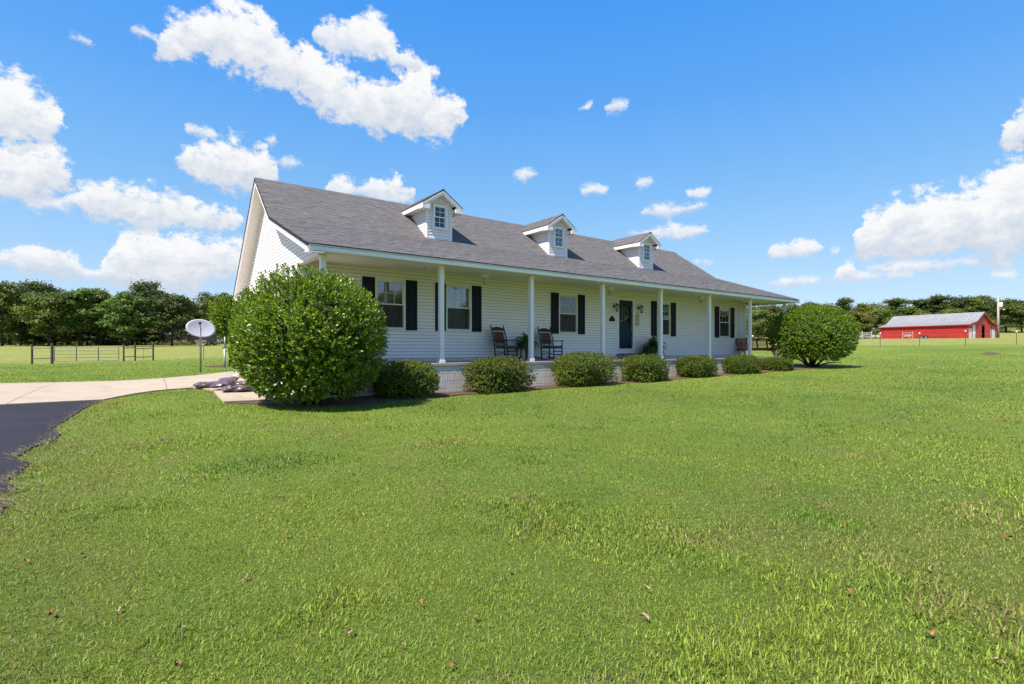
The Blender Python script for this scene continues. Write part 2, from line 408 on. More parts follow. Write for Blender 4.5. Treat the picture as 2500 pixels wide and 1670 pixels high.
# ------------------------------------------------------------------ terrain
CP = [(0,0,0),(4,1,.01),(1,5,.07),(8,6,.12),(-5,5,.05),(15,4,.2),(25,3,.42),(-12,2,-.1),(0,-25,-.4),(40,-20,.4),(-40,-20,-.6),
      (6,12.3,.2),(9,12.3,.22),(12,12.3,.25),(15,12.3,.27),(18,12.3,.33),(21,12.3,.37),(24.3,12.3,.44),(28.4,12.2,.55),(33,8,.58),(40,14,.85),
      (3,15,.29),(3,21,.32),(-2,14.5,.28),(-3,23,.31),(-14,18,.25),(27,22,.8),(15,30,.75),(30,35,1.1),
      (60,20,1.72),(63.1,17.7,1.74),(66.7,15,1.76),(70.7,12,1.88),(-5.2,56.4,.23),(.3,52.9,.42),(2.5,51.8,.5),(-25,50,.2),
      (3.1,27.7,.36),(5.2,33.5,.47),(-18,150,2.08),(-2,145,2.2),(12.7,140,2.25),(26,143,2.7),(-60,140,2.0),
      (150,50,3.8),(148,32.7,3.8),(166,31.5,4.1),(130,50,3.7),(100,30,2.6),(228,42,6.8),(175,75,4.4),(155,84,3.7),(262,66,9.5),(90,110,3.0),(110,200,4),
      (400,100,13),(300,-100,8),(380,300,9),(0,450,6),(-300,400,5),(-400,0,0),(-300,-300,-2),(0,-400,-2),(300,-350,2)]
CPa = np.array(CP, float); CC = 7.0
_D = np.sqrt(((CPa[:, None, :2] - CPa[None, :, :2]) ** 2).sum(-1) + CC * CC)
_A = np.zeros((len(CPa) + 1,) * 2); _A[:-1, :-1] = _D; _A[-1, :-1] = 1; _A[:-1, -1] = 1
_W = np.linalg.solve(_A + np.diag([1e-3] * len(CPa) + [0]), np.append(CPa[:, 2], 0))
def gz(x, y):
    x = np.asarray(x, float); y = np.asarray(y, float); sh = x.shape; x = x.ravel(); y = y.ravel(); r = np.hypot(x, y)
    k = np.minimum(1, 430 / np.maximum(r, 1e-6)); x, y = x * k, y * k; z = np.empty(len(x))
    for i in range(0, len(x), 20000):
        s = slice(i, i + 20000)
        D = np.sqrt((x[s, None] - CPa[None, :, 0]) ** 2 + (y[s, None] - CPa[None, :, 1]) ** 2 + CC * CC); z[s] = D @ _W[:-1] + _W[-1]
    return z.reshape(sh)
def G(x, y): return float(gz(np.array([x]), np.array([y]))[0])

# which grass is pasture (beyond the gate line on the left, beyond the wire fence on the right)
def pasture(x, y):
    d = np.sin(HEAD) * x + np.cos(HEAD) * y; r = np.cos(HEAD) * x - np.sin(HEAD) * y
    w = (fbm(x * 0.3, y * 0.3, 3) - 0.45) * 5
    return np.clip((d + w - np.where(r < 0, 43.0, 53.0)) / 2.5, 0, 1)
# ground sheet on a polar grid, finest near the viewer
rad = np.concatenate([[0.0], np.geomspace(0.6, 3500, 190)]); na = 288
aa = np.linspace(0, 2 * np.pi, na, endpoint=False)
RR, AA = np.meshgrid(rad[1:], aa, indexing='ij')
gx = np.append(0, (RR * np.sin(AA)).ravel()); gy = np.append(0, (RR * np.cos(AA)).ravel())
gzv = gz(gx, gy); nr = len(rad) - 1
gzv += np.where(np.hypot(gx, gy) < 90, (fbm(gx * 0.5, gy * 0.5, 3) - 0.45) * 0.03, 0)
FQ = []
i0 = 1 + np.arange(na)
for i in range(nr - 1):
    a = 1 + i * na + np.arange(na); b = 1 + i * na + (np.arange(na) + 1) % na
    FQ.append(np.stack([a, a + na, b + na, b], 1))
FQ = np.concatenate(FQ)
gm = np_mesh('lawn', np.stack([gx, gy, gzv], 1), FQ, np.stack([pasture(gx, gy)] * 3, 1), True)
bmx = bmesh.new(); bmx.from_mesh(gm); bmx.verts.ensure_lookup_table()
for k in range(na): bmx.faces.new([bmx.verts[0], bmx.verts[1 + k], bmx.verts[1 + (k + 1) % na]])
bmesh.ops.recalc_face_normals(bmx, faces=bmx.faces); bmx.to_mesh(gm); bmx.free()
def lawnmat():
    m, t, b = pbsdf('lawn'); g = t.new('ShaderNodeNewGeometry'); P = g.outputs['Position']
    at = t.new('ShaderNodeAttribute', attribute_name='tint').outputs['Fac']
    fine = t.noise(P, 34, 5, 0.75); mid = t.noise(P, 2.6, 5, 0.65); big = t.noise(P, 0.35, 4, 0.55)
    c = t.ramp(fine, [(0.22, (0.068,0.085,0.020)), (0.45, (0.128,0.185,0.030)), (0.6, (0.168,0.235,0.036)), (0.82, (0.245,0.290,0.06))])
    c = t.mix(t.mr(mid, 0.50, 0.72, 0, 0.5), c, (0.20, 0.205, 0.055))
    c = t.mix(t.mr(mid, 0.46, 0.26, 0, 0.55), c, (0.080, 0.145, 0.020))
    c = t.mix(t.mr(big, 0.40, 0.62, 0, 0.45), c, (0.195, 0.235, 0.032))
    st = t.noise(t.v('MULTIPLY', P, (0.35, 1.0, 1.0)), 0.55, 4, 0.6)
    p = t.ramp(t.noise(P, 1.2, 6, 0.75), [(0.3, (0.120,0.165,0.028)), (0.5, (0.205,0.230,0.05)), (0.72, (0.36,0.32,0.11))])
    p = t.mix(t.mr(st, 0.42, 0.66, 0, 0.55), p, (0.31, 0.27, 0.085))
    lo = t.noise(P, 0.13, 3, 0.5)
    c = t.mix(1.0, c, t.ramp(lo, [(0.3, (0.80,0.82,0.80)), (0.7, (1.15,1.12,1.05))]), 'MULTIPLY')
    c = t.mix(at, c, p)
    t.put(b.inputs['Base Color'], c); b.inputs['Roughness'].default_value = 0.95; b.inputs['Specular IOR Level'].default_value = 0.12
    bp = t.new('ShaderNodeBump'); bp.inputs['Strength'].default_value = 1.0; bp.inputs['Distance'].default_value = 0.04
    t.put(bp.inputs['Height'], t.m('ADD', fine, t.m('MULTIPLY', mid, 0.6))); t.put(b.inputs['Normal'], bp.outputs[0]); MATS['lawn'] = m
lawnmat()
lawn = link('lawn', gm, M('lawn')); struct(lawn)

def sheet(name, poly, m, dz, parent=None, step=0.5, depth=0.0, jag=0.0):
    """flat sheet that follows the ground inside an outline, with an edge of the given depth"""
    P = [Vector(p) for p in poly]; B = []
    for i, p in enumerate(P):
        q = P[(i + 1) % len(P)]; n = max(1, int((q - p).length / step))
        for k in range(n):
            w = p.lerp(q, k / n)
            if jag: w = w + Vector((random.uniform(-jag, jag), random.uniform(-jag, jag)))
            B.append(w)
    xs = [p.x for p in B]; ys = [p.y for p in B]; pts = list(B); x = min(xs) + step
    def inside(x, y):
        c = False; j = len(B) - 1
        for i in range(len(B)):
            if (B[i].y > y) != (B[j].y > y) and x < (B[j].x - B[i].x) * (y - B[i].y) / (B[j].y - B[i].y) + B[i].x: c = not c
            j = i
        return c
    s2 = step * 1.2
    for a in np.arange(min(xs) + s2 * .5, max(xs), s2):
        for b_ in np.arange(min(ys) + s2 * .5, max(ys), s2):
            if inside(a, b_) and min((Vector((a, b_)) - q).length for q in B) > step * 0.4: pts.append(Vector((a, b_)))
    n = len(B)
    v, e, f, *_ = mgeo.delaunay_2d_cdt(pts, [(i, (i + 1) % n) for i in range(n)], [tuple(range(n))], 1, 1e-5)
    z = gz(np.array([p.x for p in v]), np.array([p.y for p in v])) + dz
    mb = MB(); mb.v = [(p.x, p.y, float(zz)) for p, zz in zip(v, z)]; mb.f = [tuple(t) for t in f]
    if depth:
        cnt = {}
        for t in mb.f:
            for k in range(len(t)):
                ed = (t[k], t[(k + 1) % len(t)]); cnt[tuple(sorted(ed))] = cnt.get(tuple(sorted(ed)), []) + [ed]
        for es in cnt.values():
            if len(es) == 1:
                a, b_ = es[0]; o = len(mb.v); pa, pb = mb.v[a], mb.v[b_]
                mb.v += [(pa[0], pa[1], pa[2] - depth), (pb[0], pb[1], pb[2] - depth)]; mb.f.append((b_, a, o, o + 1))
    ob = mb.build(name, m, parent)
    return ob
ASPH = [(-.2,14.45),(-.35,13.84),(-.47,12.8),(-.56,11.9),(-.74,10.6),(-.62,9.9),(-.67,9.39),(-.84,9.0),(-.9,8.3),(-.74,7.9),(-.76,7.3),(-.86,7.02),(-.72,6.7),(-.86,6.4),(-.72,6.1),(-.72,5.7),(-.8,4),(-.9,1),(-1.2,-9),(-9,-9),(-9,14.45)]
def asphaltmat():
    m, t, b = pbsdf('asphalt'); P = t.new('ShaderNodeNewGeometry').outputs['Position']
    f = t.noise(P, 130, 3, 0.8); w = t.noise(P, 1.1, 4)
    c = t.ramp(f, [(0.3, (0.018,0.018,0.025)), (0.62, (0.038,0.036,0.047)), (0.8, (0.10,0.095,0.11))])
    c = t.mix(t.mr(w, 0.4, 0.7, 0, 0.35), c, (0.050, 0.047, 0.060))
    t.put(b.inputs['Base Color'], c); b.inputs['Roughness'].default_value = 0.95; b.inputs['Specular IOR Level'].default_value = 0.15
    bp = t.new('ShaderNodeBump'); bp.inputs['Strength'].default_value = 0.8; bp.inputs['Distance'].default_value = 0.008
    t.put(bp.inputs['Height'], f); t.put(b.inputs['Normal'], bp.outputs[0]); MATS['asphalt'] = m
asphaltmat()
struct(sheet('asphalt_driveway', ASPH, M('asphalt'), 0.022, depth=0.06, step=0.4, jag=0.035), 'dark asphalt driveway with a ragged grassy edge')
drive = bpy.data.objects.new('concrete_driveway', None); C.objects.link(drive); struct(drive, 'tan concrete driveway and pad running beside the house')
SLABS = [[(-14,14.5),(-1.72,14.47),(-1.5,22.4),(-2.85,22.85),(-14,23.2)],
         [(-1.705,14.47),(-.2,14.46),(.1,15.1),(.41,15.74),(.75,16.25),(1.11,16.62),(1.45,23.28),(.7,22.6),(-.09,22.2),(-1.487,22.4)],
         [(1.125,16.63),(1.74,17.0),(1.95,16.4),(2.05,15.6),(3.86,15.6),(3.86,21.9),(9,22.2),(9,30),(6.4,28.5),(4.2,26.9),(2.6,24.6),(1.465,23.3)],
         [(2.05,15.588),(1.95,14.2),(1.89,12.84),(3.86,12.82),(3.86,15.588)]]
def slabmat():
    m, t, b = pbsdf('slab'); P = t.new('ShaderNodeNewGeometry').outputs['Position']
    c = t.ramp(t.noise(P, 1.3, 6, 0.7), [(0.28, (0.335,0.268,0.200)), (0.5, (0.405,0.328,0.246)), (0.75, (0.445,0.362,0.276))])
    c = t.mix(t.mr(t.noise(t.v('MULTIPLY', P, (1.0, .25, 1)), 2.2, 5, 0.7), 0.58, 0.72, 0, 0.35), c, (0.27, 0.20, 0.15))
    c = t.mix(1.0, c, t.ramp(t.noise(P, 90, 3, 0.7), [(0.3, (0.86,0.86,0.86)), (0.7, (1.1,1.1,1.1))]), 'MULTIPLY')
    t.put(b.inputs['Base Color'], c); b.inputs['Roughness'].default_value = 0.92; b.inputs['Specular IOR Level'].default_value = 0.2
    bp = t.new('ShaderNodeBump'); bp.inputs['Strength'].default_value = 0.3; bp.inputs['Distance'].default_value = 0.006
    t.put(bp.inputs['Height'], t.noise(P, 160, 3)); t.put(b.inputs['Normal'], bp.outputs[0]); MATS['slab'] = m
slabmat()
for p in SLABS: sheet('slab', p, M('slab'), 0.035, drive, depth=0.09, step=0.6)
def mulchmat():
    m, t, b = pbsdf('mulch'); P = t.new('ShaderNodeNewGeometry').outputs['Position']
    f = t.noise(P, 40, 4, 0.8)
    t.put(b.inputs['Base Color'], t.ramp(f, [(0.3, (0.045,0.025,0.016)), (0.55, (0.14,0.078,0.048)), (0.8, (0.29,0.19,0.115))]))
    b.inputs['Roughness'].default_value = 1.0; bp = t.new('ShaderNodeBump'); bp.inputs['Strength'].default_value = 1; bp.inputs['Distance'].default_value = 0.04
    t.put(bp.inputs['Height'], f); t.put(b.inputs['Normal'], bp.outputs[0]); MATS['mulch'] = m
mulchmat()
BED = [(1.95,12.8),(2.3,12.25),(3.0,11.6),(4.2,11.1),(5.4,11.55),(7.0,11.95),(10,11.95),(15,11.92),(20,11.9),(25,11.8),(26.6,11.35),(28.4,11.3),(29.4,11.9),(29.2,13.1),(28,13.4),(27,12.95),(3.9,12.8)]
struct(sheet('mulch_bed', BED, M('mulch'), 0.02, depth=0.04, step=0.35, jag=0.06), 'narrow brown mulch bed under the hedge')
struct(sheet('mulch_bed', [(5.25+1.3*math.cos(a)*(1+.2*math.sin(3*a)), 33.5+1.3*math.sin(a)) for a in np.linspace(0,6.28,14)[:-1]], M('mulch'), 0.02, step=0.3), 'round mulch ring under the clipped tree behind the house')

# ------------------------------------------------------------------ the farmhouse
XL, XR, YF, YB = 3.90, 26.25, 14.79, 21.50          # outer faces of the walls
YP, YE = 12.96, 12.52                              # post row, eave edge
XEL, XER = 3.56, 27.18                             # roof ends
FL, FH, ZCW, ZCF = 1.027, 1.40, 3.815, 3.705       # porch floor, house floor, porch ceiling at wall / at front
YK, ZK, YR, ZR = 16.33, 5.205, 18.274, 6.80        # pitch break, ridge
XK, XRR = 26.04, 24.95                             # hip line on the right at the break and at the ridge
YBE, ZBE = 21.98, 3.44                             # back eave
house = thing('farmhouse', 'long white-sided farmhouse with a full front porch, grey shingle roof and three dormers', 'house', (15, 18, G(15, 18)))
HOFF = Vector((-15, -18, -G(15, 18)))
hparts = []
def hp(mb, name, m, parent=None, **kw):
    """part of the house: built in world coordinates, then hung under the house"""
    o = mb.build(name, m, parent or house, **kw)
    if parent is None: o.location = o.location + HOFF
    return o
def hempty(name):
    o = bpy.data.objects.new(name, None); C.objects.link(o); o.parent = house; o.location = HOFF; return o
WIN = [(6.09, 7.04), (8.45, 9.40), (13.25, 14.20), (18.98, 19.93), (23.80, 24.75)]
WZ0, WZ1 = 2.00, 3.48
DX0, DX1, DZ0, DZ1 = 16.50, 17.46, FH, 3.46
OPEN = [(a, b, WZ0, WZ1) for a, b in WIN] + [(DX0, DX1, DZ0, DZ1)]
OPEN.sort()
WT = 0.14
# structural wall behind the siding, with real openings
mb = MB(); x = XL + 0.02
for (a, b, z0, z1) in OPEN:
    mb.box(x, a, YF, YF + WT, FL - .6, ZCW + .3); mb.box(a, b, YF, YF + WT, FL - .6, z0); mb.box(a, b, YF, YF + WT, z1, ZCW + .3); x = b
mb.box(x, XR - .02, YF, YF + WT, FL - .6, ZCW + .3)
wf = hp(mb, 'front_wall', M('lap_shadow_backing'))
def zroof(y):
    """underside of the roof at depth y"""
    if y < YK: z = ZK + (y - YK) * (ZK - 3.846) / (YK - YE)
    elif y < YR: z = ZK + (y - YK) * (ZR - ZK) / (YR - YK)
    else: z = ZR + (y - YR) * (ZBE - ZR) / (YBE - YR)
    return z
mb = MB()
poly = [(YF, FL - .6), (YB, FL - .6), (YB, zroof(YB) - .1), (YR, ZR - .12), (YK, ZK - .08), (YP - .09, zroof(YP) - .08), (YP - .09, ZCF), (YF, ZCF)]
mb.prism(poly, 'x', XL + .02, XL + .12); wl = hp(mb, 'gable_wall', M('lap_shadow_backing'))
mb = MB(); mb.box(XR - .14, XR, YF, YB, FL - .6, ZCW + .3); hp(mb, 'end_wall', M('siding'))
mb = MB(); mb.box(XL + .02, XR, YB - .12, YB, FL - .6, zroof(YB) - .1); hp(mb, 'back_wall', M('siding'))
mb = MB(); mb.box(XL + .12, XR - .14, YF + WT, YB - .12, FH - .1, FH); mb.box(XL + .12, XR - .14, YF + WT, YB - .12, ZCW, ZCW + .05)
mb.box(XL + .13, XR - .15, YF + 3.2, YF + 3.3, FH, ZCW)
for xx in (7.7, 11.5, 15.6, 18.3, 21.8): mb.box(xx, xx + .1, YF + WT, YF + 3.2, FH, ZCW)
hp(mb, 'interior', M('interior'))
# lap siding: every course a board of its own
CO = 0.1016
def lap_x(parent, x0, x1, yf, z, h=CO, face=-1):
    m_ = MB(); p = 0.020; g_ = 0.007
    m_.prism([(yf + face * .004, z + g_), (yf + face * p, z + g_), (yf + face * p, z + g_ + 0.010), (yf + face * 0.005, z + h - 0.001), (yf, z + h - 0.001)], 'x', x0, x1)
    return m_.build('siding_board', M('siding'), parent)
def lap_y(parent, y0, y1, xf, z, h=CO, y0t=None, y1t=None):
    """board on a wall facing -x; ends may be cut along a slope"""
    m_ = MB(); p = 0.016; y0t = y0 if y0t is None else y0t; y1t = y1 if y1t is None else y1t
    pr = [(xf - .004, z + .006), (xf - p, z + .006), (xf - p, z + .017), (xf - .005, z + h - .001), (xf + .005, z + h - .001)]
    def yy(a, at, zz): return a + (at - a) * (zz - z) / h
    n = len(pr); vs = [(x_, yy(y0, y0t, z_), z_) for x_, z_ in pr] + [(x_, yy(y1, y1t, z_), z_) for x_, z_ in pr]
    m_.add(vs, [tuple(range(n)), tuple(range(2*n-1, n-1, -1))] + [(i, n + i, n + (i+1) % n, (i+1) % n) for i in range(n)])
    return m_.build('siding_board', M('siding'), parent)
z = FL + 0.10
while z < ZCW - .03:
    zc = z + CO / 2; x = XL + .06
    for (a, b, z0, z1) in OPEN:
        if z0 - .005 < zc < z1 + .005: lap_x(wf, x, a - .002, YF, z); x = b + .002
    lap_x(wf, x, XR - .06, YF, z); z += CO
def yfront(z_):
    if z_ < ZCF: return YF
    if z_ < ZK - .05: return max(YP - .09, YK + (z_ + .10 - ZK) * (YK - YE) / (ZK - 3.846))
    return YK + (z_ + .12 - ZK) * (YR - YK) / (ZR - ZK)
def yback(z_): return min(YB, YR + (z_ + .12 - ZR) * (YBE - YR) / (ZBE - ZR))
z = FL + 0.0
while z < ZR - .3:
    z2 = z + CO
    if (z < ZCF) != (z2 < ZCF):
        lap_y(wl, YF if z < ZCF - .05 else YP - .09, yback(z), XL + .02, z, CO, None, yback(z2))
    else: lap_y(wl, yfront(z), yback(z), XL + .02, z, CO, yfront(z2), yback(z2))
    z += CO
# corner boards, frieze beam on the porch end
mb = MB(); mb.box(XL - .005, XL + .07, YF - .02, YF + .075, FL, ZCF + .01); hp(mb, 'corner_board', M('trim'))
mb = MB(); mb.box(XR - .07, XR + .012, YF - .024, YF + .075, FL, ZCW); hp(mb, 'corner_board', M('trim'))
mb = MB(); mb.box(XL + .0, XL + .16, YP - .10, YF - .021, ZCF - .055, ZCF + .012); hp(mb, 'porch_beam', M('soffit'))
# foundation skirt of soldier bricks, porch slab
GZB = min(G(XL, YP), G(12, YP)) - .35
mb = MB(); mb.box(XL - .02, XR + .42, YP - .09, YF, GZB, FL - .095); sk = hp(mb, 'foundation', M('mortar'))
mb = MB(); bw, bh, jt = 0.0675, 0.194, 0.009
def bricks_x(x0, x1, yf, z1, n):
    k = 0; x = x0
    while x < x1 - bw:
        for r in range(n):
            zt = z1 - r * (bh + jt); j = random.uniform(-.0018, .0018)
            mb.box(x + jt/2, x + bw + jt/2, yf - .012 + j, yf + .03, zt - bh, zt)
        x += bw + jt
bricks_x(XL - .02, XR + .42, YP - .09, FL - .10, 5)
for r in range(5):
    y = YP - .08
    while y < YB - bw: zt = FL - .10 - r * (bh + jt); mb.box(XL - .032, XL + .01, y + jt/2, y + bw + jt/2, zt - bh, zt); y += bw + jt
o = mb.build('brick_course', M('brick'), sk); o['kind'] = 'stuff'
mb = MB(); x = XL + .08
while x < XR - .1: mb.box(x, x + bw - .004, YF - .010, YF + .01, FL, FL + .095); x += bw + .006
o = mb.build('brick_course', M('brick'), wf); o['kind'] = 'stuff'
mb = MB(); mb.box(XL - .045, XR + .46, YP - .125, YF - .001, FL - .094, FL); hp(mb, 'porch_floor', M('porch_concrete'), bevel=.012)
mb = MB(); mb.box(XL - .03, XL + .02, YF, YB + .02, GZB, FL - .095); hp(mb, 'foundation', M('mortar'))
# porch posts
PX = [4.02, 7.26, 10.46, 13.67, 16.88, 20.12, 23.37, 26.61]
for px in PX:
    mb = MB(); w = .065
    mb.box(px - w, px + w, YP - w, YP + w, FL + .09, ZCF + .02)
    po = hp(mb, 'porch_post', M('trim'), bevel=.006)
    b = MB(); b.box(px - .088, px + .088, YP - .088, YP + .088, FL + .001, FL + .075); b.box(px - .076, px + .076, YP - .076, YP + .076, FL + .0755, FL + .105); b.build('post_base', M('trim'), po, bevel=.006)
    b = MB(); b.box(px - .076, px + .076, YP - .076, YP + .076, ZCF - .06, ZCF + .004); b.build('post_cap', M('trim'), po, bevel=.005)
# porch ceiling (beaded vinyl) and eave trim
mb = MB()
n = int((XER - XEL) / .1)
for i in range(n):
    a = XEL + .02 + i * (XER - XEL - .04) / n; b = a + (XER - XEL - .04) / n - .006
    for (y0, z0, y1, z1) in ((YE + .02, ZCF, YP - .1, ZCF + .003), (YP - .097, ZCF + .003, YP + .3, ZCF + .02), (YP + .306, ZCF + .02, YF + .002, ZCW)):
        if a < XL and y0 > YE + .1: continue
        mb.add([(a,y0,z0),(b,y0,z0),(b,y1,z1),(a,y1,z1),(a,y0,z0+.02),(b,y0,z0+.02),(b,y1,z1+.02),(a,y1,z1+.02)], [(0,1,2,3),(7,6,5,4),(0,4,5,1),(1,5,6,2),(2,6,7,3),(3,7,4,0)])
hp(mb, 'porch_ceiling', M('soffit'))
mb = MB(); mb.box(XL + .13, XER - .05, YE + .03, YF, ZCW + .045, ZCW + .05); hp(mb, 'ceiling_board', M('soffit'))
mb = MB(); mb.box(XEL + .004, XER - .004, YE + .006, YE + .045, 3.692, 3.792); hp(mb, 'fascia', M('fascia'), bevel=.004)
mb = MB(); mb.box(XEL + .004, XER - .004, YE - .012, YE + .044, 3.7925, 3.832); hp(mb, 'drip_edge', M('drip'), bevel=.012)
mb = MB(); mb.box(XER - .045, XER - .006, YE + .0455, YBE, 3.70, 3.80); hp(mb, 'fascia', M('fascia'))
mb = MB(); mb.box(XR, XER - .046, YF + .01, YBE, 3.72, 3.74); hp(mb, 'soffit', M('soffit'))
# roof deck
roof = hempty('roof')
T = 0.05
mb = MB()
A = [(XEL, YE, 3.846), (XER, YE, 3.846), (XK, YK, ZK), (XEL, YK, ZK)]
B = [(XEL, YK, ZK), (XK, YK, ZK), (XRR, YR, ZR), (XEL, YR, ZR)]
Dk = [(XEL, YR, ZR), (XRR, YR, ZR), (XER, YBE, ZBE), (XEL, YBE, ZBE)]
E1 = [(XER, YE, 3.846), (XER, YBE, 3.846), (XK, YR + (ZR-ZK)*.6, ZK), (XK, YK, ZK)]
E2 = [(XK, YK, ZK), (XK, YR + (ZR-ZK)*.6, ZK), (XRR, YR, ZR)]
for q in (A, B, Dk, E1, E2):
    n = len(q); vs = q + [(p[0], p[1], p[2] - T) for p in q]
    mb.add(vs, [tuple(range(n)), tuple(range(2*n-1, n-1, -1))] + [(i, n+i, n+(i+1) % n, (i+1) % n) for i in range(n)])
mb.build('roof_deck', M('shingle'), roof)
# shingles: tabs laid course by course; the nearest ones are objects, the rest one piece of work
TABW = [0.13, 0.18, 0.23, 0.30]; EXPO = 0.142
def tabmesh(w, t1, l=EXPO + .03):
    b = MB(); t0 = .004
    b.add([(.002,0,0),(w-.002,0,0),(w-.002,l,0),(.002,l,0),(.002,0,t1),(w-.002,0,t1),(w-.002,l,t0),(.002,l,t0)], [(4,5,6,7),(0,1,5,4),(1,2,6,5),(3,0,4,7)])
    me = b.mesh('shingle'); me.materials.append(M('shingle')); return me
TABM = [tabmesh(w, t) for w, t in zip(TABW, (.008, .012, .008, .010))]
def courses(P0, ux, uy, L, n_of, x_lo, x_hi, skip=None):
    """yield tab placements: (row, x, width index, lift)"""
    rows = int(L / EXPO)
    for r in range(rows + 1):
        v = r * EXPO
        lo, hi = x_lo(v), x_hi(v); x = lo - random.choice((0, .015))
        while x < hi:
            k = random.randrange(4); w = TABW[k]
            if x + w * .7 > lo and x + w * .6 < hi: yield r, x, v, k, random.choice((0, 0, .003))
            x += w
def lay(P0, ux, uy, L, x_lo, x_hi, first=0):
    ux, uy = Vector(ux).normalized(), Vector(uy).normalized(); n = ux.cross(uy); rot = Matrix((ux, uy, n)).transposed()
    big = MB(); items = []
    for r, x, v, k, lift in courses(P0, ux, uy, L, None, x_lo, x_hi):
        p = Vector(P0) + ux * x + uy * (v - .012) + n * (.003 + lift)
        items.append((p.length, p, k))
    items.sort(key=lambda t: t[0])
    for i, (d, p, k) in enumerate(items):
        if i < first:
            o = bpy.data.objects.new('shingle', TABM[k]); C.objects.link(o); o.parent = roof; o.matrix_local = Matrix.Translation(p) @ rot.to_4x4()
        else:
            big.add([rot @ v_.co + p for v_ in TABM[k].vertices], [tuple(f.vertices) for f in TABM[k].polygons])
    return big
lowA = math.hypot(YK - YE, ZK - 3.846); upB = math.hypot(YR - YK, ZR - ZK)
sA = (XER - XK) / lowA; sB = (XK - XRR) / upB
b1 = lay((XEL - .02, YE - .01, 3.846), (1,0,0), (0, YK-YE, ZK-3.846), lowA, lambda v: 0, lambda v: XER - XEL - sA * v, 300)
b2 = lay((XEL - .02, YK, ZK), (1,0,0), (0, YR-YK, ZR-ZK), upB, lambda v: 0, lambda v: XK - XEL - sB * v)
b1.add(b2.v, b2.f)
cap = MB(); x = XEL - .02                                   # ridge caps
while x < XRR:
    cap.add([(x, YR-.14, ZR-.10), (x+.29, YR-.14, ZR-.105), (x+.29, YR, ZR+.018), (x, YR, ZR+.028), (x+.29, YR+.14, ZR-.115), (x, YR+.14, ZR-.11)], [(0,1,2,3),(3,2,4,5)]); x += .27
b1.add(cap.v, cap.f)
for (p, q) in (((XER, YE, 3.85), (XK, YK, ZK)), ((XK, YK, ZK), (XRR, YR, ZR))):   # hip caps
    p, q = Vector(p), Vector(q); n = int((q - p).length / .2); t = (q - p).normalized()
    for i in range(n):
        a = p.lerp(q, i / n); c = p.lerp(q, (i + 1.15) / n); s_ = Vector((-.16, 0, -.03)); e_ = Vector((.12, .04, -.17))
        b1.add([a + s_ + Vector((0,0,.03)), c + s_ + Vector((0,0,.02)), c + Vector((0,0,.03)), a + Vector((0,0,.04)), c + e_, a + e_], [(0,1,2,3),(3,2,4,5)])
o = b1.build('shingle_field', M('shingle'), roof); o['kind'] = 'stuff'
# rake trim on the left gable
def rake(y0, z0, y1, z1):
    m_ = MB(); h = .19
    m_.prism([(y0, z0 - h - .03), (y1, z1 - h - .03), (y1, z1 - .052), (y0, z0 - .052)], 'x', XEL + .004, XEL + .034); hp(m_, 'rake_board', M('trim'))
    m_ = MB(); m_.prism([(y0, z0 - .11), (y1, z1 - .11), (y1, z1 - .051), (y0, z0 - .051)], 'x', XEL - .012, XEL + .003); hp(m_, 'rake_strip', M('fascia'))
    m_ = MB(); m_.prism([(y0, z0 - .08), (y1, z1 - .08), (y1, z1 + .012), (y0, z0 + .012)], 'x', XEL - .022, XEL - .001); hp(m_, 'rake_edge', M('rake_edge'))
    m_ = MB(); L = math.hypot(y1 - y0, z1 - z0); n = max(2, int(L / .11))
    for i in range(n):
        a, b = i / n, (i + .94) / n; f = lambda t: (y0 + (y1 - y0) * t, z0 + (z1 - z0) * t - .20)
        (ya, za), (yb, zb) = f(a), f(b); m_.prism([(ya, za), (yb, zb), (yb, zb + .02), (ya, za + .02)], 'x', XEL + .035, XL + .02)
    m_.prism([(y0, z0 - .175), (y1, z1 - .175), (y1, z1 - .17), (y0, z0 - .17)], 'x', XEL + .035, XL + .02)
    hp(m_, 'rake_soffit', M('soffit'))
rake(YE + .0, 3.846, YK, ZK); rake(YK, ZK, YR, ZR); rake(YR, ZR, YBE, ZBE)
mb = MB(); mb.prism([(YE + .047, 3.66), (YE + .30, 3.66), (YE + .30, 3.75), (YE + .047, 3.66 + .04)], 'x', XEL + .003, XEL + .033); hp(mb, 'eave_return', M('trim'))
mb = MB(); mb.box(XEL + .036, XL + .02, YB - .15, YBE, ZBE - .25, ZBE - .06); hp(mb, 'eave_return', M('trim'))
mb = MB(); mb.box(XEL, XER, YBE - .03, YBE, ZBE - .17, ZBE - .052); mb.box(XEL+.05, XER-.05, YB, YBE - .03, ZBE - .17, ZBE - .15); hp(mb, 'fascia', M('trim'))
mb = MB(); mb.tube([(4.02, 21.57, ZBE - .2), (4.02, 21.57, .75), (3.95, 21.62, .58), (3.72, 21.74, .46), (3.50, 21.76, .42)], .04, 8); hp(mb, 'downspout', M('white_paint'))
mb = MB(); mb.box(XL - .10, XL - .002, 20.62, 20.86, 2.5, 2.95); hp(mb, 'utility_box', M('galv'), bevel=.01)

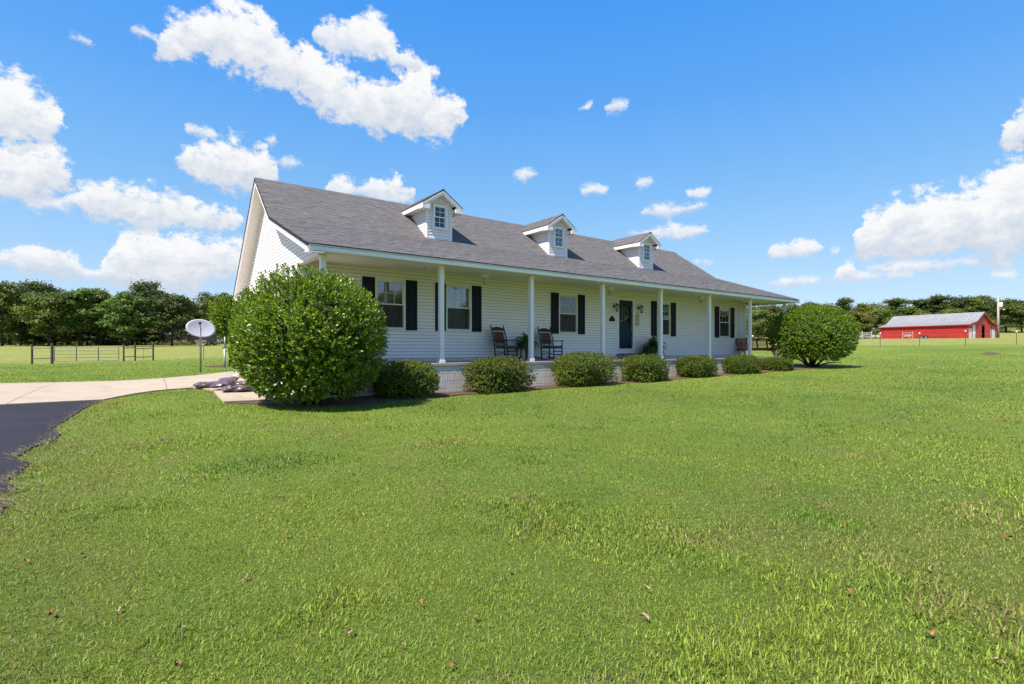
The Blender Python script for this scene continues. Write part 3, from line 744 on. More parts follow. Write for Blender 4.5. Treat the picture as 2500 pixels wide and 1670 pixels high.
# windows
def sash(b, x0, x1, z0, z1, y, cols, rows, fr=.035, mu=.014):
    b.box(x0, x0 + fr, y, y + .03, z0, z1); b.box(x1 - fr, x1, y, y + .03, z0, z1)
    b.box(x0 + fr, x1 - fr, y + .0005, y + .0295, z0, z0 + fr); b.box(x0 + fr, x1 - fr, y + .0005, y + .0295, z1 - fr, z1)
    X0, X1, Z0, Z1 = x0 + fr, x1 - fr, z0 + fr, z1 - fr; out = []
    for i in range(1, cols): c = X0 + (X1 - X0) * i / cols; b.box(c - mu/2, c + mu/2, y + .004, y + .026, Z0, Z1)
    for j in range(1, rows):
        c = Z0 + (Z1 - Z0) * j / rows
        for i in range(cols): b.box(X0 + (X1-X0)*i/cols + mu/2, X0 + (X1-X0)*(i+1)/cols - mu/2, y + .0045, y + .0255, c - mu/2, c + mu/2)
    for i in range(cols):
        for j in range(rows):
            out.append((X0+(X1-X0)*i/cols, X0+(X1-X0)*(i+1)/cols, Z0+(Z1-Z0)*j/rows, Z0+(Z1-Z0)*(j+1)/rows))
    return out
def panes(lst, y, parent, m='glass'):
    for (a, b, c, d) in lst:
        p = MB(); p.box(a + .001, b - .001, y + .012, y + .017, c + .001, d - .001); p.build('pane', M(m), parent)
def double_hung(x0, x1, z0, z1, y, cols, rows, parent, tw, mt, screen, gl='glass'):
    b = MB()
    b.box(x0 - tw, x0 + .012, y - .04, y + .06, z0 - tw, z1 + tw); b.box(x1 - .012, x1 + tw, y - .04, y + .06, z0 - tw, z1 + tw)
    b.box(x0 + .012, x1 - .012, y - .039, y + .06, z1 - .012, z1 + tw); b.box(x0 + .012, x1 - .012, y - .055, y + .06, z0 - tw, z0 + .012)
    b.build('frame', M(mt), parent, bevel=.004)
    zm = (z0 + z1) / 2; s1 = MB(); u = sash(s1, x0 + .012, x1 - .012, zm - .015, z1 - .012, y - .005, cols, rows); s1.build('upper_sash', M(mt), parent)
    s2 = MB(); l = sash(s2, x0 + .012, x1 - .012, z0 + .012, zm + .02, y + .026, cols, rows); s2.build('lower_sash', M(mt), parent)
    panes(u, y - .005, parent, gl); panes(l, y + .026, parent, gl)
    if screen:
        c = MB(); c.box(x0 + .03, x1 - .03, y + .002, y + .003, z0 + .02, zm); c.build('insect_screen', M('screen'), parent)
for i, (a, b) in enumerate(WIN):
    w = hempty('window')
    double_hung(a + .04, b - .04, WZ0 + .04, WZ1 - .04, YF + .005, 3, 2, w, .05, 'window_trim', True)
    c = MB()
    if i in (0, 1, 4):                                     # sheer curtains, gathered
        n = 60; vs = []
        for k in range(n + 1):
            t = k / n; yy = YF + WT + .05 + .022 * math.sin(t * 46 + i) + .01 * math.sin(t * 17)
            vs += [(a - .1 + (b - a + .2) * t, yy, WZ0 - .1), (a - .1 + (b - a + .2) * t, yy, WZ1 + .08)]
        c.add(vs, [(2*k, 2*k+2, 2*k+3, 2*k+1) for k in range(n)]); c.build('curtain', M('curtain'), w, smooth=True)
    else:
        zz = WZ0
        while zz < WZ1: c.add([(a-.02, YF+WT+.03, zz), (b+.02-.25*(i!=4), YF+WT+.03, zz), (b+.02-.25*(i!=4), YF+WT+.06, zz+.022), (a-.02, YF+WT+.06, zz+.022)], [(0,1,2,3)]); zz += .03
        c.build('blind', M('blind'), w)
        d = MB(); n = 20; vs = []
        for k in range(n + 1):
            t = k / n; yy = YF + WT + .09 + .02 * math.sin(t * 15); vs += [(b - .27 + .3 * t, yy, WZ0 - .1), (b - .27 + .3 * t, yy, WZ1 + .08)]
        d.add(vs, [(2*k, 2*k+2, 2*k+3, 2*k+1) for k in range(n)]); d.build('curtain', M('curtain'), w, smooth=True)
    for (s0, s1) in ((a - .39, a - .015), (b + .015, b + .39)):                      # shutters
        sh = hempty('shutter'); z0, z1 = WZ0 - .02, WZ1 + .02; y0, y1 = YF - .045, YF - .018; zm = (z0 + z1) / 2
        q = MB(); q.box(s0, s0 + .055, y0, y1, z0, z1); q.box(s1 - .055, s1, y0, y1, z0, z1)
        for (c0, c1) in ((z0, z0 + .085), (zm - .035, zm + .035), (z1 - .07, z1)): q.box(s0 + .055, s1 - .055, y0 + .001, y1, c0, c1)
        q.build('shutter_frame', M('navy'), sh, bevel=.003)
        for (c0, c1) in ((z0 + .085, zm - .035), (zm + .035, z1 - .07)):
            q = MB(); q.box(s0 + .055, s1 - .055, y0 + .016, y1, c0, c1); q.box(s0 + .08, s1 - .08, y0 + .006, y0 + .016, c0 + .03, c1 - .03); q.build('shutter_panel', M('navy'), sh, bevel=.005)
# front door
door = hempty('front_door')
x0, x1, z0, z1 = DX0 + .045, DX1 - .045, FH + .03, FH + .03 + 2.0; yd = YF + .035
glz = [(x0 + .15, x1 - .15, z0 + 1.02, z1 - .15)]
gx0, gx1, gz0, gz1 = glz[0]
b = MB(); b.box(x0, x0 + .15, yd, yd + .045, z0, z1); b.box(x1 - .15, x1, yd, yd + .045, z0, z1)
b.box(gx0, gx1, yd, yd + .045, z0, gz0); b.box(gx0, gx1, yd, yd + .045, gz1, z1)
n = 12
for k in range(n):                                          # arched head of the light
    xa, xb = gx0 + (gx1-gx0)*k/n, gx0 + (gx1-gx0)*(k+1)/n; f = lambda x_: gz1 - .10 * (2*(x_-gx0)/(gx1-gx0) - 1) ** 2
    b.prism([(xa, f(xa)), (xb, f(xb)), (xb, gz1 + .002), (xa, gz1 + .002)], 'y', yd + .003, yd + .042)
b.build('door_slab', M('door_navy'), door)
b = MB(); b.box(gx0, gx1, yd + .018, yd + .024, gz0, gz1); b.build('door_glass', M('door_glass'), door)
b = MB()
for k in range(1, 4): xx = gx0 + (gx1 - gx0) * k / 4; b.tube([(xx, yd + .015, gz0), (xx + .03 * (k - 2), yd + .015, (gz0+gz1)/2), (xx, yd + .015, gz1 - .04)], .004, 6)
b.tube([(gx0 + (gx1-gx0)*(.5 + .3*math.cos(t)), yd + .014, (gz0+gz1)/2 + .3*math.sin(t)) for t in np.linspace(0, 6.283, 25)], .004, 6)
b.build('leaded_came', M('steel'), door)
b = MB(); b.box(gx0 + .02, gx1 - .02, yd + .1, yd + .104, gz0, gz1); b.build('door_curtain', M('blind'), door)
for (c0, c1) in ((x0 + .1, (x0+x1)/2 - .03), ((x0+x1)/2 + .03, x1 - .1)):
    b = MB(); b.box(c0, c1, yd - .008, yd, z0 + .2, z0 + .82); b.box(c0 + .04, c1 - .04, yd - .014, yd - .008, z0 + .24, z0 + .78); b.build('door_panel', M('door_navy'), door, bevel=.004)
for zz, rr in ((z0 + 1.06, .028), (z0 + .92, .03)):
    b = MB(); b.tube([(x1 - .07, yd - .055, zz), (x1 - .07, yd, zz)], [rr, rr * .9], 14); b.build('door_knob', M('brass'), door, smooth=True)
b = MB(); b.tube([(x1 - .07, yd - .002, z0 + .70), (x1 - .07, yd - .05, z0 + .72), (x1 - .07, yd - .05, z0 + .86), (x1 - .07, yd - .002, z0 + .88)], .012, 8); b.build('handle', M('brass'), door)
b = MB(); b.box(DX0 - .07, x0, YF - .035, YF + .1, FH, DZ1 + .06); b.box(x1, DX1 + .07, YF - .035, YF + .1, FH, DZ1 + .06); b.box(x0, x1, YF - .034, YF + .1, z1, DZ1 + .06); b.build('door_casing', M('trim'), door, bevel=.005)
b = MB(); b.box(DX0, DX1, YF - .05, YF + .12, FH - .01, FH + .03); b.build('threshold', M('white_paint'), door)
def brick_step(name, x0, x1, y0, y1, z0, z1):
    """solid step faced with bricks, each a piece"""
    b = MB(); b.box(x0 + .01, x1 - .01, y0 + .01, y1, z0, z1 - .006); s_ = hp(b, name, M('mortar'))
    n = int((x1 - x0) / .105); w = (x1 - x0) / n
    me = MB().box(0, w - .01, 0, .2, -.06, 0).mesh('brick'); me.materials.append(M('redbrick'))
    for k in range(n):
        for j in range(int((y1 - y0) / .21)): inst('brick', me, s_, (x0 + k * w + .005, y0 - .002 + j * .21, z1 + random.uniform(-.002, .002)))
        
    rows = int((z1 - z0 - .065) / .075); n2 = int((x1 - x0) / .21); w2 = (x1 - x0) / n2
    m2 = MB().box(0, w2 - .01, 0, .03, 0, .065).mesh('brick'); m2.materials.append(M('redbrick'))
    for r in range(rows):
        for k in range(n2): inst('brick', m2, s_, (x0 + k * w2 + .005, y0 - .002, z1 - .07 - (r + 1) * .075 + .005))
brick_step('door_step', DX0 - .12, DX1 + .12, YF - .42, YF - .02, FL + .001, FL + .19)
for k, (ya, za) in enumerate(((12.20, .62), (12.52, .82))):
    brick_step('porch_step', 14.85, 16.35, ya, YP - .13 if k else 12.515, G(15.5, 12.2) - .1, za)
b = MB(); b.box(DX0 - .1, DX1 + .05, YF - .40, YF - .06, FL + .192, FL + .205); hp(b, 'door_mat', M('tyre'))
# dormers
for xc in (9.075, 14.61, 20.18):
    dm = hempty('dormer'); hw = .505; zb = ZK - .02; o_ = .27
    zap = 6.90; ysl = (ZR - ZK) / (YR - YK)
    eav = zap - (hw + .28) * .67                                  # roof edge height
    yb_at = lambda zz: YK + (zz - ZK) / ysl
    # body
    b = MB(); zt = eav + .12
    b.prism([(xc - hw + .012, zb), (xc + hw - .012, zb), (xc + hw - .012, eav + .02), (xc, zap - .12), (xc - hw + .012, eav + .02)], 'y', YK + .012, YR)
    b.build('dormer_body', M('lap_shadow_backing'), dm)
    wx0, wx1, wz0, wz1 = xc - .235, xc + .235, 4.21 + 1.4, 4.98 + 1.4
    z = ZK + .06
    while z < zap - .22:
        hwz = hw - .06 if z + CO < eav + .05 else max(.02, (zap - .13 - z - CO) / .67)
        if wz0 - .02 < z + CO / 2 < wz1 + .02: lap_x(dm, xc - hwz, wx0 - .02, YK + .012, z); lap_x(dm, wx1 + .02, xc + hwz, YK + .012, z)
        else: lap_x(dm, xc - hwz, xc + hwz, YK + .012, z)
        z += CO
    z = ZK + .06
    while z < eav - .1:
        lap_y(dm, YK + .05, yb_at(z) + .05, xc - hw + .012, z, CO, None, yb_at(z + CO) + .05)
        mm = MB(); mm.prism([(YK + .05, z), (yb_at(z) + .05, z), (yb_at(z + CO) + .05, z + CO - .004), (YK + .05, z + CO - .004)], 'x', xc + hw - .015, xc + hw + .002); mm.build('siding_board', M('siding'), dm)
        z += CO
    for sx in (-1, 1):
        b = MB(); xa = xc + sx * hw; b.box(min(xa, xa - sx*.07), max(xa, xa - sx*.07), YK - .012, YK + .06, ZK - .01, eav + .02); b.build('corner_board', M('trim'), dm)
    b = MB(); b.box(xc - hw, xc + hw, YK - .02, YK + .012, ZK - .02, ZK + .06); b.build('base_trim', M('trim'), dm)
    double_hung(wx0, wx1, wz0, wz1, YK - .045, 2, 2, dm, .045, 'trim', False, 'dormer_glass')
    b = MB(); b.box(wx0, wx1, YK + .0112, YK + .0118, wz0, wz1); b.build('window_back', M('dark_inside'), dm)
    # roof planes, fascia, soffit and returns
    yf = YK - o_; yr = YR + .05
    for sx in (-1, 1):
        ex = xc + sx * (hw + .28)
        b = MB(); t_ = .035
        pl = [(xc, yf, zap), (ex, yf, eav), (ex, yb_at(eav) + .05, eav), (xc, yr + .1, zap)]
        vs = pl + [(p[0], p[1], p[2] - t_) for p in pl]; b.add(vs, [(0,1,2,3), (7,6,5,4)] + [(i, 4+i, 4+(i+1)%4, (i+1)%4) for i in range(4)])
        b.build('dormer_roof', M('shingle'), dm)
        Ls = math.hypot(hw + .28, zap - eav); rows = int(Ls / .13); tb = MB()
        for r in range(rows + 1):
            f = r * .13 / Ls; y = yf - random.uniform(0, .2); yend = yb_at(eav) + (yr + .1 - yb_at(eav)) * f
            while y < yend:
                w = random.choice(TABW); e = min(.15 / Ls, 1.0 - f + .01)
                p = lambda ff, yy, up: (ex + (xc - ex) * ff, yy, eav + (zap - eav) * ff + up)
                ya, yb = max(y, yf - .01), min(y + w - .004, yend)
                if yb > ya + .02: 
                    l_ = random.choice((0, .004, .008))
                    tb.add([p(f - .01, ya, .004), p(f - .01, yb, .004), p(f - .01, yb, .018 + l_), p(f - .01, ya, .018 + l_), p(f + e, yb, .006), p(f + e, ya, .006)], [(0,1,2,3), (3,2,4,5)])
                y += w
        o = tb.build('dormer_shingle', M('shingle'), dm); o['kind'] = 'stuff'
        b = MB(); m_ = .67
        b.prism([(ex, eav - .17), (xc, zap - .17 + .0), (xc, zap - .036), (ex, eav - .036)], 'y', yf + .004, yf + .03); b.build('rake_board', M('trim'), dm)
        b = MB(); b.prism([(ex, eav - .085), (xc, zap - .085), (xc, zap - .036), (ex, eav - .036)], 'y', yf - .012, yf + .003); b.build('rake_strip', M('fascia'), dm)
        b = MB(); xi = xc + sx * hw; b.box(min(ex, xi), max(ex, xi), yf + .031, YK + .0, eav - .19, eav - .17); n_ = 6
        for k in range(n_):
            fa, fb = k / n_, (k + .93) / n_; g = lambda t: (xi + (xc - xi) * t, eav - .13 + (zap - eav) * (.28 + .505 * t) / .785 - .02)
            (xa, za), (xb, zb_) = g(fa), g(fb); b.prism([(xa, za), (xb, zb_), (xb, zb_ + .015), (xa, za + .015)], 'y', yf + .031, YK + .012)
        b.build('dormer_soffit', M('soffit'), dm)
        b = MB(); b.prism([(xi, eav - .10), (xc, eav - .10 + hw * .67), (xc, eav + .03 + hw * .67), (xi, eav + .03)][::sx], 'y', YK - .014, YK + .0115); b.build('frieze', M('trim'), dm)
        b = MB(); b.box(min(ex + sx*.004, xi), max(ex + sx*.004, xi), yf - .004, YK + .010, eav - .20, eav - .05); b.build('eave_return', M('trim'), dm, bevel=.003)
        b = MB(); b.box(min(ex, ex - sx*.03), max(ex, ex - sx*.03), yf + .05, yb_at(eav - .17) + .2, eav - .17, eav - .037); b.build('eave_fascia', M('fascia'), dm, bevel=.003)
        b = MB(); b.box(min(ex - sx*.03, xi), max(ex - sx*.03, xi), YK, yb_at(eav - .17) + .2, eav - .175, eav - .155); b.build('eave_soffit', M('soffit'), dm)
    b = MB(); y = yf - .02
    while y < yr: b.add([(xc-.12,y,zap-.06),(xc,y,zap+.03),(xc+.12,y,zap-.06),(xc-.12,y+.25,zap-.065),(xc,y+.25,zap+.02),(xc+.12,y+.25,zap-.065)], [(0,1,4,3),(1,2,5,4)]); y += .23
    b.build('ridge_cap', M('shingle'), dm)

# ------------------------------------------------------------------ things on the porch
def rocking_chair(label, loc, rz):
    t = thing('rocking_chair', label, 'rocking chair', loc, rz, 'porch rocking chairs')
    W_, wd = .27, M('chair_wood')
    for s in (-1, 1):
        x = s * W_
        rk = [(x, -.42 + 1.04 * k / 14, .03 + .13 * ((k / 14 - .47) * 2) ** 2 * .62) for k in range(15)]
        MB().tube(rk, .02, 6).build('rocker', wd, t, smooth=True)
        MB().tube([(x, .24, .05), (x, .27, .42), (x, .33, .75), (x, .46, 1.10), (x, .475, 1.16), (x, .48, 1.185)], [.02, .023, .021, .018, .022, .008], 8).build('back_post', wd, t, smooth=True)
        MB().tube([(x, -.23, .045), (x, -.22, .42), (x, -.22, .655)], [.02, .024, .019], 8).build('leg', wd, t, smooth=True)
        a = MB(); a.prism([(x - s*.045, .34), (x + s*.04, .34), (x + s*.05, -.24), (x + s*.02, -.31), (x - s*.03, -.31), (x - s*.05, -.22)][::s], 'z', .655, .68); a.build('arm', wd, t, bevel=.006)
        for zz in (.17, .28): MB().tube([(x, -.225, zz), (x, .25, zz + .015)], .011, 6).build('stretcher', wd, t)
    for (y, zz) in ((-.225, .20), (-.225, .32), (.25, .24)): MB().tube([(-W_, y, zz), (W_, y, zz)], .012, 6).build('stretcher', wd, t)
    b = MB(); b.box(-W_ - .01, W_ + .01, -.25, .29, .40, .44); b.build('seat', wd, t, bevel=.01)
    b = MB(); b.box(-W_ + .01, W_ - .01, -.24, .25, .442, .50); b.build('cushion', M('cushion'), t, bevel=.025, seg=3)
    pr = []; n = 12
    for k in range(n + 1): u = -1 + 2 * k / n; pr.append((u * (W_ - .015), .06 * (1 - u * u)))
    b = MB(); vs = []
    for (x, h) in pr: vs += [(x, .435, 1.0), (x, .455, 1.0), (x, .452 + h*.3, 1.07 + h), (x, .470 + h*.3, 1.07 + h)]
    fs = []
    for k in range(n): i = 4 * k; j = i + 4; fs += [(i, j, j+2, i+2), (i+1, i+3, j+3, j+1), (i+2, j+2, j+3, i+3), (i, i+1, j+1, j)]
    b.add(vs, fs); b.build('crest_rail', wd, t, bevel=.003)
    b = MB(); b.bar((0, .315, .56), (0, .423, .96), .40, .012, up=(0, 1, 0)); b.build('back_panel', M('wicker'), t)
    for s in (-1, 1): b = MB(); b.bar((s*.225, .300, .52), (s*.225, .420, .97), .022, .02, up=(0, 1, 0)); b.build('panel_edge', M('pale_wood'), t)
    b = MB(); b.tube([(-W_ + .02, .424, .985), (W_ - .02, .424, .985)], .013, 6); b.build('panel_edge', M('pale_wood'), t)
    b = MB(); b.tube([(-W_, .30, .53), (W_, .30, .53)], .014, 6); b.build('back_rail', wd, t)
    return t
rocking_chair('dark brown rocking chair left of the fern stand, second from the front door', (10.28, 14.02, FL), R(4))
rocking_chair('dark brown rocking chair under the middle window, nearest the front door', (12.22, 13.98, FL), R(-5))

def fern_mesh(n, L, seed, leaflets=26):
    r = random.Random(seed); V = []; F = []
    for i in range(n):
        az = r.uniform(0, 6.283); el = r.uniform(.25, 1.45); l = L * r.uniform(.65, 1.1); p = Vector((0, 0, 0)); d = Vector((math.cos(az)*math.cos(el), math.sin(az)*math.cos(el), math.sin(el)))
        side = Vector((-math.sin(az), math.cos(az), 0)); step = l / leaflets
        for k in range(leaflets):
            t = k / leaflets; d = (d + Vector((0, 0, -.085 - .05 * t))).normalized(); q = p + d * step
            w = l * .16 * math.sin(math.pi * min(1, t * .9 + .12)) + .005; up = d.cross(side)
            for s in (-1, 1):
                o = len(V); tip = p + side * s * w + d * step * 1.2 - Vector((0, 0, w * .25))
                V += [p, p + d * step * .8, tip]; F.append((o, o + 1, o + 2))
            p = q
    return np_mesh('fern', np.array([tuple(v) for v in V]), np.array(F))
t = thing('plant_stand', 'small square wooden plant stand between the two rocking chairs', 'plant stand', (11.26, 14.2, FL))
for (a, b) in ((-1,-1),(1,-1),(1,1),(-1,1)): MB().bar((a*.15, b*.15, 0), (a*.12, b*.12, .40), .035, .035).build('leg', M('stand_wood'), t)
MB().box(-.19, .19, -.19, .19, .40, .43).build('top', M('stand_wood'), t, bevel=.006)
MB().box(-.11, .11, -.11, .11, .14, .16).build('shelf', M('stand_wood'), t)
t = thing('potted_fern', 'bushy green fern in a terracotta pot on the plant stand', 'potted plant', (11.26, 14.2, FL + .43))
MB().lathe([(.09, 0), (.12, .04), (.17, .17), (.185, .20), (.165, .205), (.15, .17)], 18).build('pot', M('terracotta'), t, smooth=True)
link('frond', fern_mesh(85, .64, 3), M('fern_leaf'), t, loc=(0, 0, .16))
t = thing('potted_fern', 'trailing fern in a dark footed urn right of the front door', 'potted plant', (17.98, 14.2, FL))
MB().lathe([(.14, 0), (.15, .03), (.07, .06), (.06, .12), (.11, .17), (.165, .26), (.185, .42), (.205, .47), (.19, .475), (.16, .42)], 20).build('urn', M('urn'), t, smooth=True)
link('frond', fern_mesh(110, .80, 8), M('fern_leaf'), t, loc=(0, 0, .42))
t = thing('lantern', 'small dark metal lantern on the porch floor beside the door step', 'lantern', (17.62, 14.25, FL))
MB().box(-.06, .06, -.06, .06, 0, .03).build('base', M('black_metal'), t)
for (a, b) in ((-1,-1),(1,-1),(1,1),(-1,1)): MB().box(a*.05-.006, a*.05+.006, b*.05-.006, b*.05+.006, .03, .20).build('bar', M('black_metal'), t)
MB().lathe([(.075, .20), (.05, .24), (.02, .27), (.012, .29)], 12).build('cap', M('black_metal'), t)
# lights under the porch ceiling
for (x, lab) in ((9.35, 'white porch ceiling light with clear glass globe between the two left windows'), (15.08, 'white porch ceiling light with glass globe just left of the front door'), (20.98, 'white porch ceiling light with glass globe nearest the porch swing')):
    y = 13.9; zc = ZCF + .02 + (y - YP - .3) * (ZCW - ZCF - .02) / (YF - YP - .3)
    t = thing('ceiling_light', lab, 'ceiling light', (x, y, zc), 0, 'porch ceiling lights')
    MB().lathe([(.155, .0), (.16, -.03), (.14, -.05), (.10, -.085), (.07, -.10), (.065, -.14)][::-1], 20).build('canopy', M('white_paint'), t, smooth=True)
    MB().lathe([(.02, -.30), (.055, -.285), (.08, -.24), (.085, -.20), (.06, -.15)], 16).build('globe', M('frost'), t, smooth=True)
    MB().lathe([(.012, -.24), (.03, -.21), (.02, -.15)], 10).build('bulb', M('white_paint'), t, smooth=True)
for (x, y, lab) in ((6.9, 13.2, 'small dark plant hook hanging from the porch ceiling before the left window'), (12.5, 13.2, 'small dark plant hook hanging from the porch ceiling above the right rocking chair'), (19.2, 13.2, 'small dark plant hook hanging from the porch ceiling right of the door')):
    zc = ZCF + .012
    tag(MB().tube([(0,0,.03), (0,0,-.08), (.015,0,-.105), (.03,0,-.08)], .006, 6).build('ceiling_hook', M('black_metal'), loc=(x, y, zc)), lab, 'hook', 'porch ceiling hooks')
for (x, lab) in ((16.25, 'black carriage lantern on the wall left of the front door'), (17.76, 'black carriage lantern on the wall right of the front door')):
    t = thing('wall_lantern', lab, 'wall light', (x, YF - .018, 3.15), 0, 'lanterns flanking the front door'); k = M('black_metal')
    MB().lathe([(.065, 0), (.055, .02), (.02, .03)], 14).build('wall_plate', k, t).rotation_euler = (R(90), 0, 0)
    MB().tube([(0, -.01, .02), (0, -.07, .10), (0, -.14, .13), (0, -.17, .09)], .012, 8).build('bracket', k, t)
    MB().lathe([(.01, .10), (.03, .085), (.09, .03), (.085, .02)][::-1], 6, (0, -.17, 0)).build('cap', k, t)
    for a in range(6): MB().tube([(.08*math.cos(a*1.047), -.17 + .08*math.sin(a*1.047), .02), (.05*math.cos(a*1.047), -.17 + .05*math.sin(a*1.047), -.17)], .006, 5).build('bar', k, t)
    MB().lathe([(.04, -.17), (.068, .015)], 6, (0, -.17, 0)).build('glass', M('bulb_glass'), t)
    MB().lathe([(.008, -.25), (.02, -.22), (.052, -.185), (.05, -.17)], 8, (0, -.17, 0)).build('finial', k, t)
t = thing('house_number_plaque', 'small black arched house number plaque left of the front door', 'plaque', (16.13, YF - .02, 2.62))
pts = [(-.16, -.085), (.16, -.085), (.16, .03), (.11, .035)] + [(.11*math.cos(a), .045 + .085*math.sin(a)) for a in np.linspace(.1, 3.04, 12)] + [(-.11, .035), (-.16, .03)]
MB().prism(pts, 'y', -.02, 0).build('plate', M('black_metal'), t, bevel=.004)
MB().prism([(p[0]*.9, p[1]*.86) for p in pts], 'y', -.026, -.0201).build('face', M('tyre'), t)
t = thing('wall_ornament', 'tan birdcage-shaped ornament hanging on the siding right of the door', 'wall ornament', (17.68, YF - .03, 2.42)); k = M('ornament')
for xx in np.linspace(-.11, .11, 6): MB().tube([(xx, 0, 0), (xx, 0, .34 + .10*math.sqrt(max(0, 1 - (xx/.12)**2)))], .008, 6).build('bar', k, t)
for zz in (0, .14, .33): MB().bar((-.13, 0, zz), (.13, 0, zz), .02, .03).build('rail', k, t)
MB().tube([(.12*math.cos(a), 0, .34 + .12*math.sin(a)) for a in np.linspace(0, math.pi, 14)], .011, 6).build('arch', k, t)
MB().tube([(0, 0, .45), (0, 0, .52), (.02, 0, .54), (0, 0, .57)], .007, 6).build('loop', k, t)
MB().box(-.05, .05, -.012, .006, .05, .28).build('centre_plate', k, t, bevel=.01)
tag(MB().box(17.60, 17.63, YF - .04, YF - .017, 2.42, 2.52).build('doorbell', M('brass'), bevel=.006), 'slim metal doorbell on the casing right of the front door', 'doorbell')
# porch swing hung across the corner
a0 = math.atan2(13.52 - 14.45, 26.15 - 24.91)
t = thing('porch_swing', 'brown slatted wooden porch swing hung on chains at the far end of the porch', 'porch swing', (25.62, 13.96, FL + .34), a0); k = M('swing_wood')
HW = .76
for i in range(6): MB().box(-HW, HW, -.22 + i*.078, -.155 + i*.078, .10, .122).build('seat_slat', k, t, bevel=.003)
for x in (-HW + .05, 0, HW - .05): MB().box(x - .025, x + .025, -.22, .25, .02, .099).build('seat_rail', k, t)
MB().box(-HW - .02, HW + .02, -.25, -.221, -.03, .13).build('apron', k, t, bevel=.004)
MB().box(-HW - .02, HW + .02, .251, .28, -.03, .10).build('apron', k, t, bevel=.004)
def bk(x, v): return (x, .24 + v * .30, .12 + v)          # backrest leans away
for i in range(7): MB().bar(bk(-HW + .03, .07 + i*.052), bk(HW - .03, .07 + i*.052), .016, .030, up=(0, .3, 1)).build('back_slat', k, t)
MB().bar(bk(-HW - .02, .44), bk(HW + .02, .44), .035, .06, up=(0, .3, 1)).build('top_rail', k, t, bevel=.006)
for x in (-HW, -.26, .26, HW): MB().bar(bk(x, 0), bk(x, .43), .07, .03, up=(0, 1, 0)).build('back_stile', k, t)
for s in (-1, 1):
    x = s * (HW + .035)
    MB().bar((x, -.24, -.04), (x, -.27, .36), .045, .06, up=(0, 1, 0)).build('arm_post', k, t)
    MB().bar((x, -.32, .375), (x, .34, .33), .09, .028).build('arm', k, t, bevel=.006)
    MB().bar((x, -.24, -.01), (x, .28, -.01), .04, .07).build('side_rail', k, t)
    zt = 3.79 - FL - .34
    cy = MB(); cy.tube([(x, 0, 1.02), (x, 0, zt)], .006, 5); cy.tube([(x, -.25, .36), (x, 0, 1.02)], .006, 5); cy.tube([(x, .30, .36), (x, 0, 1.02)], .006, 5); cy.build('chain', M('chain'), t)

# ------------------------------------------------------------------ yard things on the left
def blob_bag(label, loc, rot, L=.80, W_=.46, H=.17, seed=0):
    r = np.random.default_rng(seed); n, m_ = 26, 18; V = []
    for i in range(n + 1):
        u = -1 + 2 * i / n
        for j in range(m_):
            a = 2 * math.pi * j / m_; ca, sa = math.cos(a), math.sin(a)
            su = (1 - abs(u) ** 3.2) ** .45; sx = np.sign(ca) * abs(ca) ** .7; sz = np.sign(sa) * abs(sa) ** .9
            wr = 1 + .10 * math.sin(7 * u + 3 * a + seed) + .07 * math.sin(13 * u - 2 * a) + r.normal(0, .015)
            V.append((u * L / 2, sx * W_ / 2 * (.55 + .45 * su) * wr, max(-H * .42, sz * H / 2 * su * wr) + H * .45))
    F = [(i*m_ + j, i*m_ + (j+1) % m_, (i+1)*m_ + (j+1) % m_, (i+1)*m_ + j) for i in range(n) for j in range(m_)]
    me = np_mesh('mulch_bag', np.array(V), np.array(F), smooth=True)
    o = link('mulch_bag', me, M('plastic_bag')); o.location = loc; o.rotation_euler = rot
    return tag(o, label, 'bag', 'bags of mulch on the drive')
zz = .035
blob_bag('purplish plastic mulch bag lying farthest from the big bush', (2.12, 16.72, G(2.1, 16.7) + zz), (0, 0, R(8)), seed=1)
blob_bag('plastic mulch bag lying crosswise on top of the other two bags', (2.36, 15.85, G(2.4, 15.8) + zz + .10), (R(-8), R(-9), R(58)), .9, .46, .19, seed=2)
blob_bag('brown plastic mulch bag lying nearest the big bush on the concrete pad', (2.55, 14.95, G(2.5, 15) + zz), (0, 0, R(-4)), .85, .46, .16, seed=4)
blob_bag('mulch bag half hidden behind the crosswise bag and the big bush', (2.95, 16.5, G(2.9, 16.5) + zz), (0, 0, R(-10)), .8, .46, .17, seed=6)
t = thing('white_post', 'short white post with a flared foot on the concrete pad under the big bush', 'post', (2.80, 13.5, G(2.8, 13.5) + .036))
MB().box(-.035, .035, -.035, .035, .03, .9).build('shaft', M('white_paint'), t); MB().lathe([(.085, 0), (.08, .015), (.045, .035), (.04, .05)], 14).build('foot', M('white_paint'), t)
# satellite dish
t = thing('satellite_dish', 'pale oval satellite dish on a grey pole beside the concrete drive', 'satellite dish', (3.13, 27.65, G(3.13, 27.65)))
MB().tube([(0, 0, -.05), (0, 0, 1.62), (0, .05, 1.80), (0, .12, 1.95)], .042, 10).build('pole', M('steel'), t, smooth=True)
face = math.atan2(-3.13, 27.65)
V = []; nr_, ns = 7, 36
for i in range(nr_ + 1):
    q = i / nr_
    for k in range(ns): a = 2*math.pi*k/ns; V.append((.62*q*math.cos(a), -.06*q*q, .45*q*math.sin(a)))
F = [(i*ns+k, i*ns+(k+1)%ns, (i+1)*ns+(k+1)%ns, (i+1)*ns+k) for i in range(nr_) for k in range(ns)]
dsh = link('reflector', np_mesh('reflector', np.array(V), np.array(F), smooth=True), M('dish'), t, loc=(0, .05, 1.97)); dsh.rotation_euler = (R(-22), 0, face + R(20))
so = dsh.modifiers.new('thick', 'SOLIDIFY'); so.thickness = .012
ar = MB(); ar.tube([(0, .03, 1.55), (-.03, -.35, 1.80), (-.08, -.50, 2.16)], .016, 8); ar.build('feed_arm', M('black_metal'), t)
